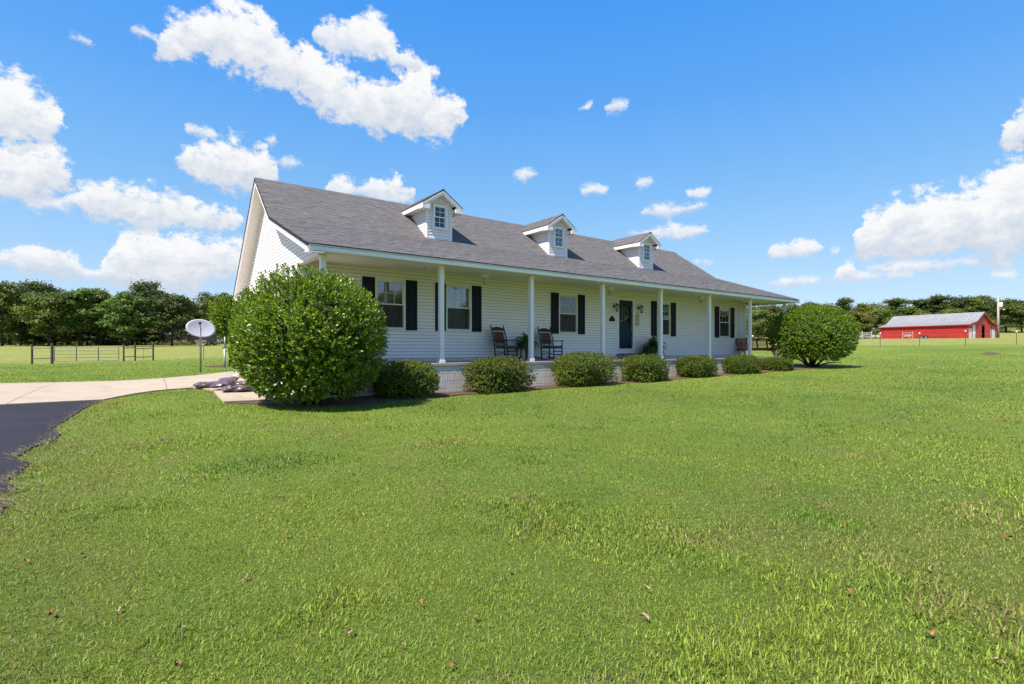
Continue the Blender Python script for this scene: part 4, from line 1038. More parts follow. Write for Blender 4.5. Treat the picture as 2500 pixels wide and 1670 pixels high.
MB().box(-.13, -.03, -.56, -.44, 2.15, 2.25).build('receiver', M('black_metal'), t, bevel=.01)
# steel clothesline-type post
t = thing('steel_post', 'plain grey steel post standing behind the satellite dish beside the big bush', 'post', (4.67, 31.49, G(4.67, 31.49)))
MB().tube([(0, 0, -.05), (0, 0, 1.0)], .055, 10).build('sleeve', M('galv'), t, smooth=True); MB().tube([(0, 0, 1.0), (0, 0, 1.62)], .03, 10).build('upper_tube', M('galv'), t, smooth=True)
MB().bar((-.12, 0, 1.05), (.12, 0, 1.05), .05, .05).build('bracket', M('black_metal'), t)
# gate and braces at the field edge
def wpost(p, h, w=.17, name='post', parent=None, m='post_wood'):
    return MB().tube([(p[0], p[1], G(*p) - .1), (p[0], p[1], G(*p) + h - .02), (p[0], p[1], G(*p) + h)], [w/2, w/2*.95, w/2*.7], 9).build(name, M(m), parent)
gA, gB, gC, gD, gE, gF, gG = (-5.2,56.39),(-3.93,55.43),(-3.78,55.33),(.3,52.89),(.62,53.27),(1.36,52.72),(2.53,51.84)
t = thing('fence_brace', 'weathered wooden brace panel of two posts left of the metal gate', 'fence', (0,0,0)); t['group'] = 'wooden fence braces by the gate'
wpost(gA, 1.58, .15, parent=t); wpost(gB, 1.62, .2, parent=t)
for h in (.42, 1.24): MB().bar((*gA, G(*gA)+h), (*gB, G(*gB)+h), .09, .07).build('rail', M('rail_wood' if h > 1 else 'post_wood'), t)
t = thing('fence_brace', 'dark wooden double brace of three posts right of the metal gate', 'fence', (0,0,0)); t['group'] = 'wooden fence braces by the gate'
for g_ in (gE, gF, gG): wpost(g_, 1.42, .13, parent=t)
for (p, q, hs_) in ((gE, gF, (.36, 1.08)), (gF, gG, (.30, 1.0))):
    for h in hs_: MB().bar((*p, G(*p)+h), (*q, G(*q)+h), .08, .075).build('rail', M('post_wood'), t)
mid = ((gF[0]*.55+gG[0]*.45), (gF[1]*.55+gG[1]*.45)); MB().tube([(*mid, G(*mid)-.05), (*mid, G(*mid)+1.12)], .025, 8).build('pipe', M('galv'), t)
t = thing('farm_gate', 'grey tubular steel farm gate standing between wooden braces', 'gate', (0,0,0))
P0, P1 = Vector((*gC, G(*gC)+.18)), Vector((*gD, G(*gD)+.10)); k = M('gate_steel')
for i, h in enumerate((0, .28, .56, .84, 1.14)): MB().tube([P0 + Vector((0,0,h)), P1 + Vector((0,0,h*.93))], .022, 8).build('gate_rail', k, t)
for f in (0.0, .34, .68, 1.0):
    p = P0.lerp(P1, f); MB().tube([p + Vector((0,0,-.02)), p + Vector((0,0,1.14 - .08*f))], .026 if f in (0., 1.) else .035, 8).build('gate_upright', k, t)
for i, (u_, v_, d_, lab) in enumerate(((497, 886, 45, 'thin dark fence stake with white cap beside the satellite dish pole'),)):
    r_ = (u_-1250)/1296*d_; x = math.sin(HEAD)*d_+math.cos(HEAD)*r_; y = math.cos(HEAD)*d_-math.sin(HEAD)*r_
    t = thing('fence_stake', lab, 'fence post', (x, y, G(x, y)), 0, 'wire fence stakes')
    MB().tube([(0,0,-.1),(0,0,1.2)], .025, 6).build('stake', M('rust'), t); MB().lathe([(.03, 1.16), (.055, 1.2), (.03, 1.25)], 8).build('cap', M('white_paint'), t)

# ------------------------------------------------------------------ right: wire fence, barn, pole
def at(u, d):
    r_ = (u - 1250) / 1296 * d; return (math.sin(HEAD)*d + math.cos(HEAD)*r_, math.cos(HEAD)*d - math.sin(HEAD)*r_)
stakes = [(1838, 50, 'wire fence stake with white cap seen past the porch swing'), (1905, 50, 'wire fence stake with white cap behind the right end of the swing'), (2149, 52, 'wire fence stake with white cap in line with the left barn corner'), (2245, 52, 'wire fence stake with white cap in front of the middle of the red barn wall'),
          (2357, 52, 'tall wire fence stake with white cap before the right barn corner'), (2482, 52, 'wire fence stake with white cap right of the utility pole'), (2055, 51.5, 'wire fence stake with white cap hidden at the edge of the round bush')]
pp = []
for u, d, lab in stakes:
    x, y = at(u, d); g = G(x, y); pp.append((x, y, g)); h = 1.42 if u == 2357 else 1.22
    t = thing('fence_stake', lab, 'fence post', (x, y, g), 0, 'wire fence stakes')
    MB().tube([(0,0,-.1),(0,0,h)], .03, 6).build('stake', M('rust'), t); MB().lathe([(.03, h-.05), (.075, h), (.07, h+.05), (.03, h+.09)], 8).build('cap', M('white_paint'), t)
pp.sort(key=lambda p: math.atan2(p[0], p[1]))
mb = MB()
for h in (.35, .75, 1.12):
    for a, b in zip(pp[:-1], pp[1:]): mb.tube([(a[0], a[1], a[2]+h), ((a[0]+b[0])/2, (a[1]+b[1])/2, (a[2]+b[2])/2+h-.03), (b[0], b[1], b[2]+h)], .004, 4, cap=False)
tag(mb.build('fence_wire', M('galv')), 'thin strands of wire strung between the fence stakes', 'fence wire')
# barn
bR = Vector(at(2364, 115)); ang = R(63)
def rd(dr, dd): return Vector((math.sin(HEAD)*dd + math.cos(HEAD)*dr, math.cos(HEAD)*dd - math.sin(HEAD)*dr))
Ldir = -rd(math.cos(ang), -math.sin(ang)); Gdir = rd(math.sin(ang), math.cos(ang))      # along the long wall to the far end; across the gable
BL, BW = 17.8, 13.0; BZ = G(bR.x, bR.y) - .15
barn = thing('barn', 'red metal barn with silver roof, lean-to sides and pale doors in the gable end', 'barn', (bR.x, bR.y, BZ))
def bp(a, w, z): q = Ldir * a + Gdir * w; return (q.x, q.y, z)         # a along the wall, w across, local
EH, KH, PH, w1, w2 = 3.15, 3.95, 6.0, 3.2, BW - 3.2
def poly3(pts, th=None): return MB().add(pts, [tuple(range(len(pts)))])
def panel_run(name, p_at, a0, a1, z0f, z1f, m, step=.9, rib=.07, outward=Vector((0,0,0))):
    """ribbed metal sheets side by side, each one a panel"""
    n = max(1, round((a1 - a0) / step))
    for i in range(n):
        b0, b1 = a0 + (a1 - a0) * i / n, a0 + (a1 - a0) * (i + 1) / n - .012; mm = MB(); ks = 3
        for k in range(ks):
            c0, c1 = b0 + (b1 - b0) * k / ks, b0 + (b1 - b0) * (k + 1) / ks; e = c0 + .05
            for (s0, s1, o0, o1) in ((c0, c0 + .025, 0, rib), (c0 + .025, e, rib, rib), (e, e + .025, rib, 0), (e + .025, c1, 0, 0)):
                q = [Vector(p_at(s0, z0f(s0))) + outward*o0, Vector(p_at(s1, z0f(s1))) + outward*o1, Vector(p_at(s1, z1f(s1))) + outward*o1, Vector(p_at(s0, z1f(s0))) + outward*o0]
                mm.add(q, [(0,1,2,3)])
        mm.build(name, M(m), barn)
nL = Vector((-Gdir.x, -Gdir.y, 0)); nG = Vector((-Ldir.x, -Ldir.y, 0))
panel_run('wall_panel', lambda a, z: bp(a, 0, z), 0, BL, lambda s: -.4, lambda s: EH, 'barn_red', outward=nL)
def ztop(w): return EH + (KH-EH)*w/w1 if w < w1 else (KH + (PH-KH)*(w-w1)/(BW/2-w1) if w < BW/2 else (PH - (PH-KH)*(w-BW/2)/(w2-BW/2) if w < w2 else KH - (KH-EH)*(w-w2)/w1))
gp = lambda w, z: bp(0, w, z)
segs = [(0, .25, -.4), (.25, 1.75, 2.35), (1.75, 1.95, -.4), (1.95, 3.2, 3.1), (3.2, 5.9, -.4), (5.9, 7.3, 3.3), (7.3, 9.85, -.4), (9.85, 10.05, -.4), (10.05, 10.6, -.4), (10.6, 12.2, 2.3), (12.2, BW, -.4)]
for (a, b, zb) in segs: panel_run('wall_panel', gp, a, b, lambda s, zb=zb: zb, lambda s: ztop(s) - .05, 'barn_red', 1.2, .02, nG)
poly3([bp(BL, 0, -.4), bp(BL, 0, EH), bp(BL, w1, KH), bp(BL, BW/2, PH), bp(BL, w2, KH), bp(BL, BW, EH), bp(BL, BW, -.4)]).build('end_wall', M('barn_red'), barn)
poly3([bp(0, BW, -.4), bp(BL, BW, -.4), bp(BL, BW, EH), bp(0, BW, EH)]).build('back_wall', M('barn_red'), barn)
poly3([bp(.0, 5.7, .02), bp(BL*.6, 5.7, .02), bp(BL*.6, 7.5, .02), bp(0, 7.5, .02)]).build('floor', M('dark_inside'), barn)
def door_leaf(w0, w1_, z1, m, n):
    for i in range(n):
        za, zb = .0 + z1 * i / n, z1 * (i + 1) / n - .02; mm = MB(); q = [Vector(bp(0, w0 + .03, za)) + nG*-.08, Vector(bp(0, w1_ - .03, za)) + nG*-.08, Vector(bp(0, w1_ - .03, zb)) + nG*-.08, Vector(bp(0, w0 + .03, zb)) + nG*-.08]
        mm.add([p + nG*.05 for p in q] + q, [(0,1,2,3),(0,4,5,1),(1,5,6,2),(2,6,7,3),(3,7,4,0)]); mm.build('door_section', M(m), barn)
mat('pale_door', (0.66, 0.70, 0.74), 0.5, 0.05, 2)
door_leaf(.25, 1.75, 2.35, 'pale_door', 5); door_leaf(1.95, 3.2, 3.1, 'white_paint', 1); door_leaf(10.6, 12.2, 2.3, 'pale_door', 5)
MB().add([Vector(bp(0, 9.86, -.1)) + nG*.06, Vector(bp(0, 10.04, -.1)) + nG*.06, Vector(bp(0, 10.04, 2.2)) + nG*.06, Vector(bp(0, 9.86, 2.2)) + nG*.06], [(0,1,2,3)]).build('door_frame', M('white_paint'), barn)
for i in range(7):      # blotched old paint on the tall white door
    a, z = random.uniform(2.1, 3.0), random.uniform(.4, 2.9); s = random.uniform(.08, .2)
    MB().add([Vector(bp(0, a + s*math.cos(t)*random.uniform(.5,1), z + 1.6*s*math.sin(t))) + nG*-.026 for t in np.linspace(0, 6.28, 9)[:-1]], [tuple(range(8))]).build('paint_patch', M('galv'), barn)
def roof_run(wa, za, wb, zb):
    n = 20
    for i in range(n):
        a0, a1 = -.35 + (BL + .7) * i / n, -.35 + (BL + .7) * (i + 1) / n - .02; mm = MB()
        for (s0, s1, o0, o1) in ((a0, a0+.04, 0, .05), (a0+.04, a0+.10, .05, .05), (a0+.10, a0+.14, .05, 0), (a0+.14, a1, 0, 0)):
            mm.add([Vector(bp(s0, wa, za+o0)), Vector(bp(s1, wa, za+o1)), Vector(bp(s1, wb, zb+o1)), Vector(bp(s0, wb, zb+o0))], [(0,1,2,3)])
        mm.build('roof_panel', M('barn_roof'), barn)
roof_run(-.4, EH + .02, w1, KH + .05); roof_run(w1, KH + .05, BW/2, PH + .08); roof_run(BW/2, PH + .08, w2, KH + .05); roof_run(w2, KH + .05, BW + .4, EH + .02)
for (wa, za, wb, zb) in ((-.4, EH, w1, KH), (w1, KH, BW/2, PH), (BW/2, PH, w2, KH), (w2, KH, BW + .4, EH)):
    for aa_ in (-.36, BL + .36):
        mm = MB(); mm.add([bp(aa_, wa, za + .03), bp(aa_, wb, zb + .05), bp(aa_, wb, zb - .25), bp(aa_, wa, za - .22)], [(0,1,2,3)]); mm.build('rake_trim', M('barn_red'), barn)
MB().add([bp(-.36, -.41, EH+.04), bp(BL+.36, -.41, EH+.04), bp(BL+.36, -.41, EH-.16), bp(-.36, -.41, EH-.16)], [(0,1,2,3)]).build('eave_trim', M('barn_red'), barn)
MB().lathe([(.4, 0), (.4, .5), (.7, .55), (.2, .9)], 12, (Vector(bp(3.5, 9.2, 4.5)))).build('roof_vent', M('galv'), barn)
MB().tube([bp(2, 12, 3.3), bp(2, 12, 4.9)], .16, 8).build('stove_pipe', M('white_paint'), barn)
# pipe frame and trailer before the barn wall
c0 = bR + Ldir * 9.6 - Gdir * 2.2; g0 = G(c0.x, c0.y)
t = thing('pipe_frame', 'pale pipe frame with a scrap panel standing against the red barn wall', 'frame', (c0.x, c0.y, g0))
for s in (0, 1.0): 
    q = Ldir * (s * 2.1); MB().tube([(q.x, q.y, -.1), (q.x, q.y, 1.75)], .06, 8).build('upright', M('pale_wood'), t)
q = Ldir * 2.1; MB().tube([(0, 0, 1.45), (q.x, q.y, 1.45)], .05, 8).build('crossbar', M('pale_wood'), t)
q1 = Ldir * .3; q2 = Ldir * 1.8; MB().bar((q1.x, q1.y, .3), (q2.x, q2.y, 1.0), .06, .09).build('brace', M('galv'), t); MB().bar((q1.x, q1.y, .9), (q2.x, q2.y, .8), .04, .5).build('scrap_panel', M('galv'), t)
c0 = bR + Ldir * 3.2 - Gdir * 2.0; g0 = G(c0.x, c0.y); q = Ldir
t = thing('flatbed_trailer', 'low rusty two-wheeled trailer parked along the red barn wall', 'trailer', (c0.x, c0.y, g0))
MB().bar((0, 0, .62), (q.x*5, q.y*5, .62), 1.6, .14).build('bed', M('rust'), t)
for s in (1.0, 2.4, 4.0): MB().bar((q.x*s - Gdir.x*.8, q.y*s - Gdir.y*.8, .68), (q.x*s - Gdir.x*.8, q.y*s - Gdir.y*.8, 1.05), .06, .06).build('stake', M('rust'), t)
MB().bar((-q.x*1.6, -q.y*1.6, .5), (0, 0, .6), .1, .1).build('tongue', M('rust'), t)
for s in (3.4, 4.3):
    c = q * s - Gdir * .95
    MB().tube([(c.x, c.y, .34), (c.x + Gdir.x*.2, c.y + Gdir.y*.2, .34)], .36, 16).build('tyre', M('tyre'), t); MB().tube([(c.x - Gdir.x*.02, c.y - Gdir.y*.02, .34), (c.x + Gdir.x*.05, c.y + Gdir.y*.05, .34)], .18, 12).build('rim', M('galv'), t)
MB().add([(q.x*2.9 - Gdir.x*.95, q.y*2.9 - Gdir.y*.95, .76), (q.x*4.8 - Gdir.x*.95, q.y*4.8 - Gdir.y*.95, .76), (q.x*4.8 - Gdir.x*.7, q.y*4.8 - Gdir.y*.7, .8), (q.x*2.9 - Gdir.x*.7, q.y*2.9 - Gdir.y*.7, .8)], [(0,1,2,3)]).build('mudguard', M('tyre'), t)
# corral rails left of the barn
x0, y0 = at(2062, 117); x1_, y1_ = at(2128, 116)
t = thing('rail_fence', 'grey board corral fence left of the red barn', 'fence', (0, 0, 0))
for f in (0, .33, .66, 1.0):
    x, y = x0 + (x1_-x0)*f, y0 + (y1_-y0)*f; MB().bar((x, y, G(x, y)-.2), (x, y, G(x, y)+1.65), .16, .16).build('post', M('pale_wood'), t)
for h in (.45, .85, 1.3): MB().bar((x0, y0, G(x0, y0)+h), (x1_, y1_, G(x1_, y1_)+h), .05, .2).build('board', M('galv'), t)
xa, ya = at(2085, 112); xb, yb = at(2118, 113); MB().bar((xa, ya, G(xa, ya)-.1), (xb, yb, G(xb, yb)+1.1), .12, .16).build('brace', M('pale_wood'), t)
for i, (u, d) in enumerate(((2133, 116), (2146, 118))):
    x, y = at(u, d); tag(MB().box(-.5, .5, -.35, .35, 0, .55).build('feed_block', M('pale_wood'), bevel=.06, loc=(x, y, G(x, y) + .25)), ('white feed tub by the corral fence left of the barn', 'white feed tub touching the left barn corner')[i], 'tub', 'white tubs by the barn')
# utility pole
x, y = at(2437, 122); g = G(x, y)
t = thing('utility_pole', 'pale wooden utility pole with white transformer beside the red barn', 'utility pole', (x, y, g))
MB().tube([(0,0,-.3), (0,0,9.55)], [.26, .17], 10).build('pole', M('pale_wood'), t, smooth=True)
q = rd(1, 0); MB().lathe([(.28, 7.1), (.33, 7.2), (.33, 8.1), (.28, 8.2)], 14, (q.x*.62, q.y*.62, 0)).build('transformer', M('white_paint'), t, smooth=True)
MB().bar((0, 0, 7.9), (q.x*.4, q.y*.4, 7.9), .1, .1).build('bracket', M('galv'), t)
MB().bar((q.x*-.2, q.y*-.2, 9.2), (q.x*.5, q.y*.5, 9.3), .06, .06).build('insulator_arm', M('galv'), t)
MB().tube([(0,0,6.5), (q.x*.8, q.y*.8, 6.7), (q.x*1.2, q.y*1.2, 6.55)], .05, 6).build('lamp_arm', M('galv'), t); MB().lathe([(.1, 6.4), (.22, 6.5), (.1, 6.62)], 10, (q.x*1.3, q.y*1.3, 0)).build('lamp', M('white_paint'), t)
for h, dz in ((9.3, 1.2), (6.9, .2)):
    mb = MB(); mb.tube([(x + q.x*60*k/10, y + q.y*60*k/10, g + h + dz*k/10 - 1.2*math.sin(math.pi*k/10)) for k in range(11)], .012, 4)
    tag(mb.build('power_line', M('black_metal')), 'upper wire running right from the utility pole' if h > 8 else 'lower wire running right from the utility pole', 'wire')
# dirt mound with a fallen twig on the right lawn
x, y = 48.9, 9.6
mm = MB(); n = 16
vs = [(0, 0, .14)] + [(.5*math.cos(a)*random.uniform(.8,1.2), .35*math.sin(a), .07*random.uniform(.7,1.3)) for a in np.linspace(0, 6.283, n+1)[:-1]] + [(.9*math.cos(a)*random.uniform(.8,1.2), .6*math.sin(a)*random.uniform(.8,1.2), -.03) for a in np.linspace(0, 6.283, n+1)[:-1]]
fs = [(0, 1+k, 1+(k+1) % n) for k in range(n)] + [(1+k, 1+n+k, 1+n+(k+1) % n, 1+(k+1) % n) for k in range(n)]
tag(mm.add(vs, fs).build('dirt_mound', M('mulch'), smooth=True, loc=(x, y, G(x, y))), 'small reddish dirt mound on the lawn before the wire fence', 'dirt mound')
# the neighbour's low house under the trees on the left
x, y = at(425, 126); g = G(x, y)
t = thing('neighbor_house', 'low brown brick house in the shade behind the tree line', 'house', (x, y, g), -HEAD + R(4))
MB().box(-7.5, 3.0, 0, 7, -.5, 2.5).build('wall', M('tan_brick'), t)
for xx in (-5.8, -2.6, 1.2): 
    w = MB().box(xx - .6, xx + .6, -.06, .05, .9, 2.1).build('window', M('dark_inside'), t); MB().box(xx - .7, xx + .7, -.09, -.0, .8, .9).build('sill', M('tan_brick'), w)
MB().box(-4.4, -3.6, -.05, .05, 0, 2.1).build('door', M('dark_inside'), t)
MB().add([(-8.1,-.6,2.4),(3.6,-.6,2.4),(3.6,7.6,2.4),(-8.1,7.6,2.4),(-7.5,3.5,4.3),(3.0,3.5,4.3)], [(0,1,5,4),(2,3,4,5),(0,4,3),(1,2,5),(3,2,1,0)]).build('roof', M('brown_roof'), t)
MB().box(3.0, 7.0, .8, 6, -.5, 2.3).build('garage', M('tan_brick'), t)
MB().add([(3.0,.3,2.3),(7.4,.3,2.3),(7.4,6.5,2.3),(3.0,6.5,2.3),(3.0,3.3,3.9),(7.0,3.3,3.9)], [(0,1,5,4),(2,3,4,5),(0,4,3),(1,2,5),(3,2,1,0)]).build('garage_roof', M('brown_roof'), t)

# ------------------------------------------------------------------ shrubs
def leaves_from(P, D, N, L, Wd, fold=.25, r=rng):
    """leaf faces: base P, direction D, normal N, length L, width Wd (arrays)"""
    S = np.cross(D, N); S /= np.linalg.norm(S, axis=1, keepdims=True) + 1e-9; n = len(P); L = L[:, None]; Wd = Wd[:, None]
    mid = P + D * L * .45
    V = np.stack([P, mid + S * Wd * .5 + N * Wd * fold, P + D * L, mid - S * Wd * .5 + N * Wd * fold], 1).reshape(-1, 3)
    i = np.arange(n) * 4; F = np.stack([np.stack([i, i+1, i+2], 1), np.stack([i, i+2, i+3], 1)], 1).reshape(-1, 3)
    return V, F
def unit(v): return v / (np.linalg.norm(v, axis=-1, keepdims=True) + 1e-9)
def shrub_mesh(seed, shape, n_shoot, per, leafL, shoot, up=.35, lump=.08, ex=2.0, bottom=-.85, spike=0.0):
    """leafy shoots spread over a lumpy super-ellipsoid; shape = half sizes"""
    r = np.random.default_rng(seed); sh = np.array(shape)
    d = unit(r.normal(size=(n_shoot * 2, 3))); d = d[d[:, 2] > bottom][:n_shoot]; n = len(d)
    q = (np.abs(d) ** ex).sum(1) ** (-1 / ex)
    ph = r.random((6, 3)) * 6.28; fr = r.uniform(2, 7, (6, 3))
    lum = 1 + lump * sum(np.sin(d @ fr[k] + ph[k, 0]) for k in range(6)) / 2.2
    depth = 1 - .34 * r.random(n) ** 1.6
    B = d * (q * lum * depth)[:, None] * sh
    nor = unit(d / sh)
    sd = unit(nor + np.array([0, 0, up]) + r.normal(size=(n, 3)) * .38)
    slen = shoot * r.uniform(.6, 1.25, n) * np.where((d[:, 2] > .25) & (r.random(n) < .3), 1 + spike, 1)
    t = (np.arange(per) + .5) / per
    P = B[:, None] + sd[:, None] * (slen[:, None] * (t[None] - .55))[..., None]
    a = unit(np.cross(sd, unit(r.normal(size=(n, 3))))); b = np.cross(sd, a)
    ang = np.arange(per) * 2.4 + r.random((n, 1)) * 6.28
    out = a[:, None] * np.cos(ang)[..., None] + b[:, None] * np.sin(ang)[..., None]
    D = unit(out * (1.0 - .45 * t)[None, :, None] + sd[:, None] * (.45 + .6 * t)[None, :, None] + r.normal(size=P.shape) * .15)
    N = unit(sd[:, None] * 1.0 - out * .35 + np.array([0, 0, .5]) + r.normal(size=P.shape) * .3); N = unit(N - D * (N * D).sum(-1, keepdims=True))
    L = leafL * r.uniform(.65, 1.2, P.shape[:2])
    V, F = leaves_from(P.reshape(-1, 3), D.reshape(-1, 3), N.reshape(-1, 3), L.ravel(), L.ravel() * .52)
    return np_mesh('foliage', V, F)
def shrub_wood(seed, shape, base, n=9):
    r = random.Random(seed); b = MB()
    for i in range(n):
        a = 6.283 * i / n + r.uniform(-.3, .3); k = r.uniform(.35, .75); e = Vector((math.cos(a)*shape[0]*k, math.sin(a)*shape[1]*k, shape[2]*r.uniform(.1, .75)))
        s = Vector((math.cos(a)*.10, math.sin(a)*.10, base)); m_ = s.lerp(e, .5) + Vector((0, 0, .1))
        b.tube([s, m_, e], [.055, .035, .012], 6)
    b.tube([(0, 0, base - .15), (0, 0, base + .25), (.05, .02, base + .9)], [.17, .12, .05], 9); return b
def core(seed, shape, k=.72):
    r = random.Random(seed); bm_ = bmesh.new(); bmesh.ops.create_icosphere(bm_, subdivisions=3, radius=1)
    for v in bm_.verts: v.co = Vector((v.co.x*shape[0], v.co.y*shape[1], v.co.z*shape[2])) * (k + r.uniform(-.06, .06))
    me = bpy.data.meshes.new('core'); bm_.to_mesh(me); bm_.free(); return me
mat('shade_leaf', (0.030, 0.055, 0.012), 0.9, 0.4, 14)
def bush(name, label, cat, x, y, zc, shape, n, per, leafL, shoot, m, seed, group=None, **kw):
    g = G(x, y); t = thing(name, label, cat, (x, y, g), 0, group)
    link('foliage', shrub_mesh(seed, shape, n, per, leafL, shoot, **kw), M(m), t, loc=(0, 0, zc - g))
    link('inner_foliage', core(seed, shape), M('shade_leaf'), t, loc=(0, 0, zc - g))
    shrub_wood(seed, (shape[0], shape[1], zc - g + shape[2]*.5), 0).build('stem', M('branch'), t, smooth=True)
    return t
bush('holly_bush', 'big rounded glossy green bush at the left corner of the porch', 'bush', 3.40, 11.78, 1.64, (1.50, 1.52, 1.37), 6400, 12, .062, .155, 'shrub_leaf', 11, up=.45, lump=.06, ex=2.4, bottom=-.90, spike=.6)
bush('camellia_bush', 'large dome-shaped glossy green bush at the right end of the porch', 'bush', 27.45, 12.05, 2.12, (1.93, 1.90, 1.43), 6800, 11, .062, .125, 'camellia_leaf', 12, up=.3, lump=.035, ex=2.25, bottom=-.86, spike=.1)
HX = [(5.85,1.6,1.19,.2),(8.69,1.95,1.26,.22),(12.07,2.35,1.33,.25),(15.03,1.75,1.28,.26),(18.15,1.68,1.21,.33),(21.44,1.95,1.19,.35),(24.33,1.32,1.14,.42)]
HL = ['clipped hedge bush half hidden behind the big corner bush, in deep shade', 'clipped hedge bush in front of the left rocking chair', 'widest clipped hedge bush, below the middle window, left of the porch steps', 'yellow-tipped clipped hedge bush right of the porch steps, in front of the urn', 'clipped hedge bush between the fifth and sixth porch posts', 'long low clipped hedge bush in front of the porch swing post', 'smallest clipped hedge bush beside the large dome-shaped bush']
for i, ((x, w, top, bot), lab) in enumerate(zip(HX, HL)):
    hz = (top - bot) / 2 + .06
    top -= .17 + .03 * math.sin(i * 2.3); hz = (top - bot) / 2 + .06
    bush('hedge_bush', lab, 'bush', x, 12.22, bot + hz - .05, (w/2, .56, hz), 1900 + int(700 * w), 10, .040, .065, 'hedge_leaf', 40 + i, 'clipped hedge along the porch', up=.3, lump=.045 + .05 * (i * 37 % 10) / 10, ex=3.1 + .13 * (i * 53 % 8), bottom=-.93)
t = thing('clipped_tree', 'small round-headed clipped tree behind the left end of the house', 'tree', (5.25, 33.56, G(5.25, 33.56)))
link('crown', shrub_mesh(5, (1.0, 1.0, 1.15), 1500, 10, .11, .25, lump=.08, bottom=-.9), M('shrub_leaf'), t, loc=(0, 0, 2.75)); link('inner_crown', core(5, (1.0, 1.0, 1.1)), M('shade_leaf'), t, loc=(0, 0, 2.75))
MB().tube([(0,0,-.1), (.03,0,.8), (0,.03,1.8)], [.10, .08, .06], 8).build('trunk', M('bark'), t, smooth=True)

# ------------------------------------------------------------------ trees
def tree_meshes(seed, H, Rr, base, leaf, n_leaf, kind='oak'):
    r = np.random.default_rng(seed); q = random.Random(seed); b = MB(); cl = []
    lean = Vector((q.uniform(-.3, .3), q.uniform(-.3, .3), 0)); top = Vector((lean.x, lean.y, H * .72))
    tr = H * .011 + .04
    b.tube([(0, 0, -.4), lean * .2 + Vector((0, 0, H*.2)), lean * .6 + Vector((0, 0, H*.45)), top], [tr*1.35, tr, tr*.7, tr*.25], 9)
    nl = 15 if kind == 'oak' else 20
    for i in range(nl):
        f = i / (nl - 1); z0 = H * (base * .9 + (.72 - base) * f); a = 2.4 * i + q.uniform(-.5, .5)
        if kind == 'oak': reach = Rr * (.95 * math.sin(math.pi * (.18 + .74 * f)) ** .7) * q.uniform(.65, 1.0)
        else: reach = Rr * (1.0 - .8 * f) * q.uniform(.7, 1.0)
        s = lean * (z0 / H) + Vector((0, 0, z0)); rise = H * (.16 if kind == 'oak' else .05) * q.uniform(.6, 1.2)
        e = s + Vector((math.cos(a) * reach, math.sin(a) * reach, rise)); m_ = s.lerp(e, .5) + Vector((0, 0, rise * .15))
        b.tube([s, m_, e], [tr*.42, tr*.28, tr*.08], 6)
        R0 = Rr * (q.uniform(.30, .46) if kind == 'oak' else q.uniform(.24, .36))
        cl.append((e * .9 + s * .1, R0, R0 * q.uniform(.62, .8))); cl.append((m_, R0 * .8, R0 * .55))
    cl.append((top + Vector((0, 0, H * .06)), Rr * .55, H * .11))
    for k_ in range(4): cl.append((top + Vector((math.cos(k_*1.6+seed)*Rr*.38, math.sin(k_*1.6+seed)*Rr*.38, H * q.uniform(-.02, .07))), Rr * .40, H * .095))
    vol = np.array([c[1] ** 2 for c in cl]); cnt = (n_leaf * vol / vol.sum()).astype(int); PP = []; NN = []
    for (c, ra, rz), k in zip(cl, cnt):
        d = unit(r.normal(size=(k, 3))); d[:, 2] = np.where(d[:, 2] < -.35, -d[:, 2] * .6, d[:, 2])
        lum = 1 + .18 * np.sin(d @ r.uniform(2, 6, 3) + r.random() * 6) + .14 * np.sin(d @ r.uniform(4, 9, 3))
        rr = (r.random(k) ** .35) * lum
        PP.append(np.array(c) + d * rr[:, None] * np.array([ra, ra, rz])); NN.append(d)
    P = np.concatenate(PP); P[:, 2] = np.maximum(P[:, 2], H * base * .75); 
    sc = H / max(P[:, 2].max(), .1); P[:, 2] *= sc
    N = unit(np.concatenate(NN) + r.normal(size=P.shape) * .55 + np.array([0, 0, .35])); D = unit(np.cross(N, unit(r.normal(size=P.shape))))
    L = leaf * r.uniform(.6, 1.4, len(P)); V, F = leaves_from(P - D * L[:, None] * .5, D, N, L, L * .75, .12)
    return b.mesh('trunk'), np_mesh('crown', V, F)
VAR = {}
def variant(k):
    if k not in VAR:
        kind, s = k
        spec = dict(oak=(11.5, 4.8, .11, .40, 8500, 'oak'), tall=(15, 5.0, .28, .40, 6500, 'oak'), slim=(12, 3.2, .13, .38, 5000, 'oak'), pine=(15, 4.2, .22, .38, 7000, 'pine'), broad=(12, 5.6, .03, .45, 7500, 'oak'))[kind]
        VAR[k] = tree_meshes(100 + s * 7 + sum(map(ord, kind)), *spec[:5], kind=spec[5]); VAR[k][0].materials.append(M('bark')); VAR[k] = (*VAR[k], spec[0], spec[1])
    return VAR[k]
def tree(label, x, y, H, Rr, key, leafm='tree_leaf', rz=0, group=None, name='broadleaf_tree', sink=0):
    tm, cm, h0, r0 = variant(key); t = thing(name, label, 'tree', (x, y, G(x, y) - sink), rz, group)
    c = cm if leafm is None else cm
    if not cm.materials: cm.materials.append(None)
    sx = Rr / r0; sz = H / h0
    inst('trunk', tm, t, scale=(sx, sx, sz)); o = inst('crown', cm, t, scale=(sx, sx, sz)); o.material_slots[0].link = 'OBJECT'; o.material_slots[0].material = M(leafm); return t
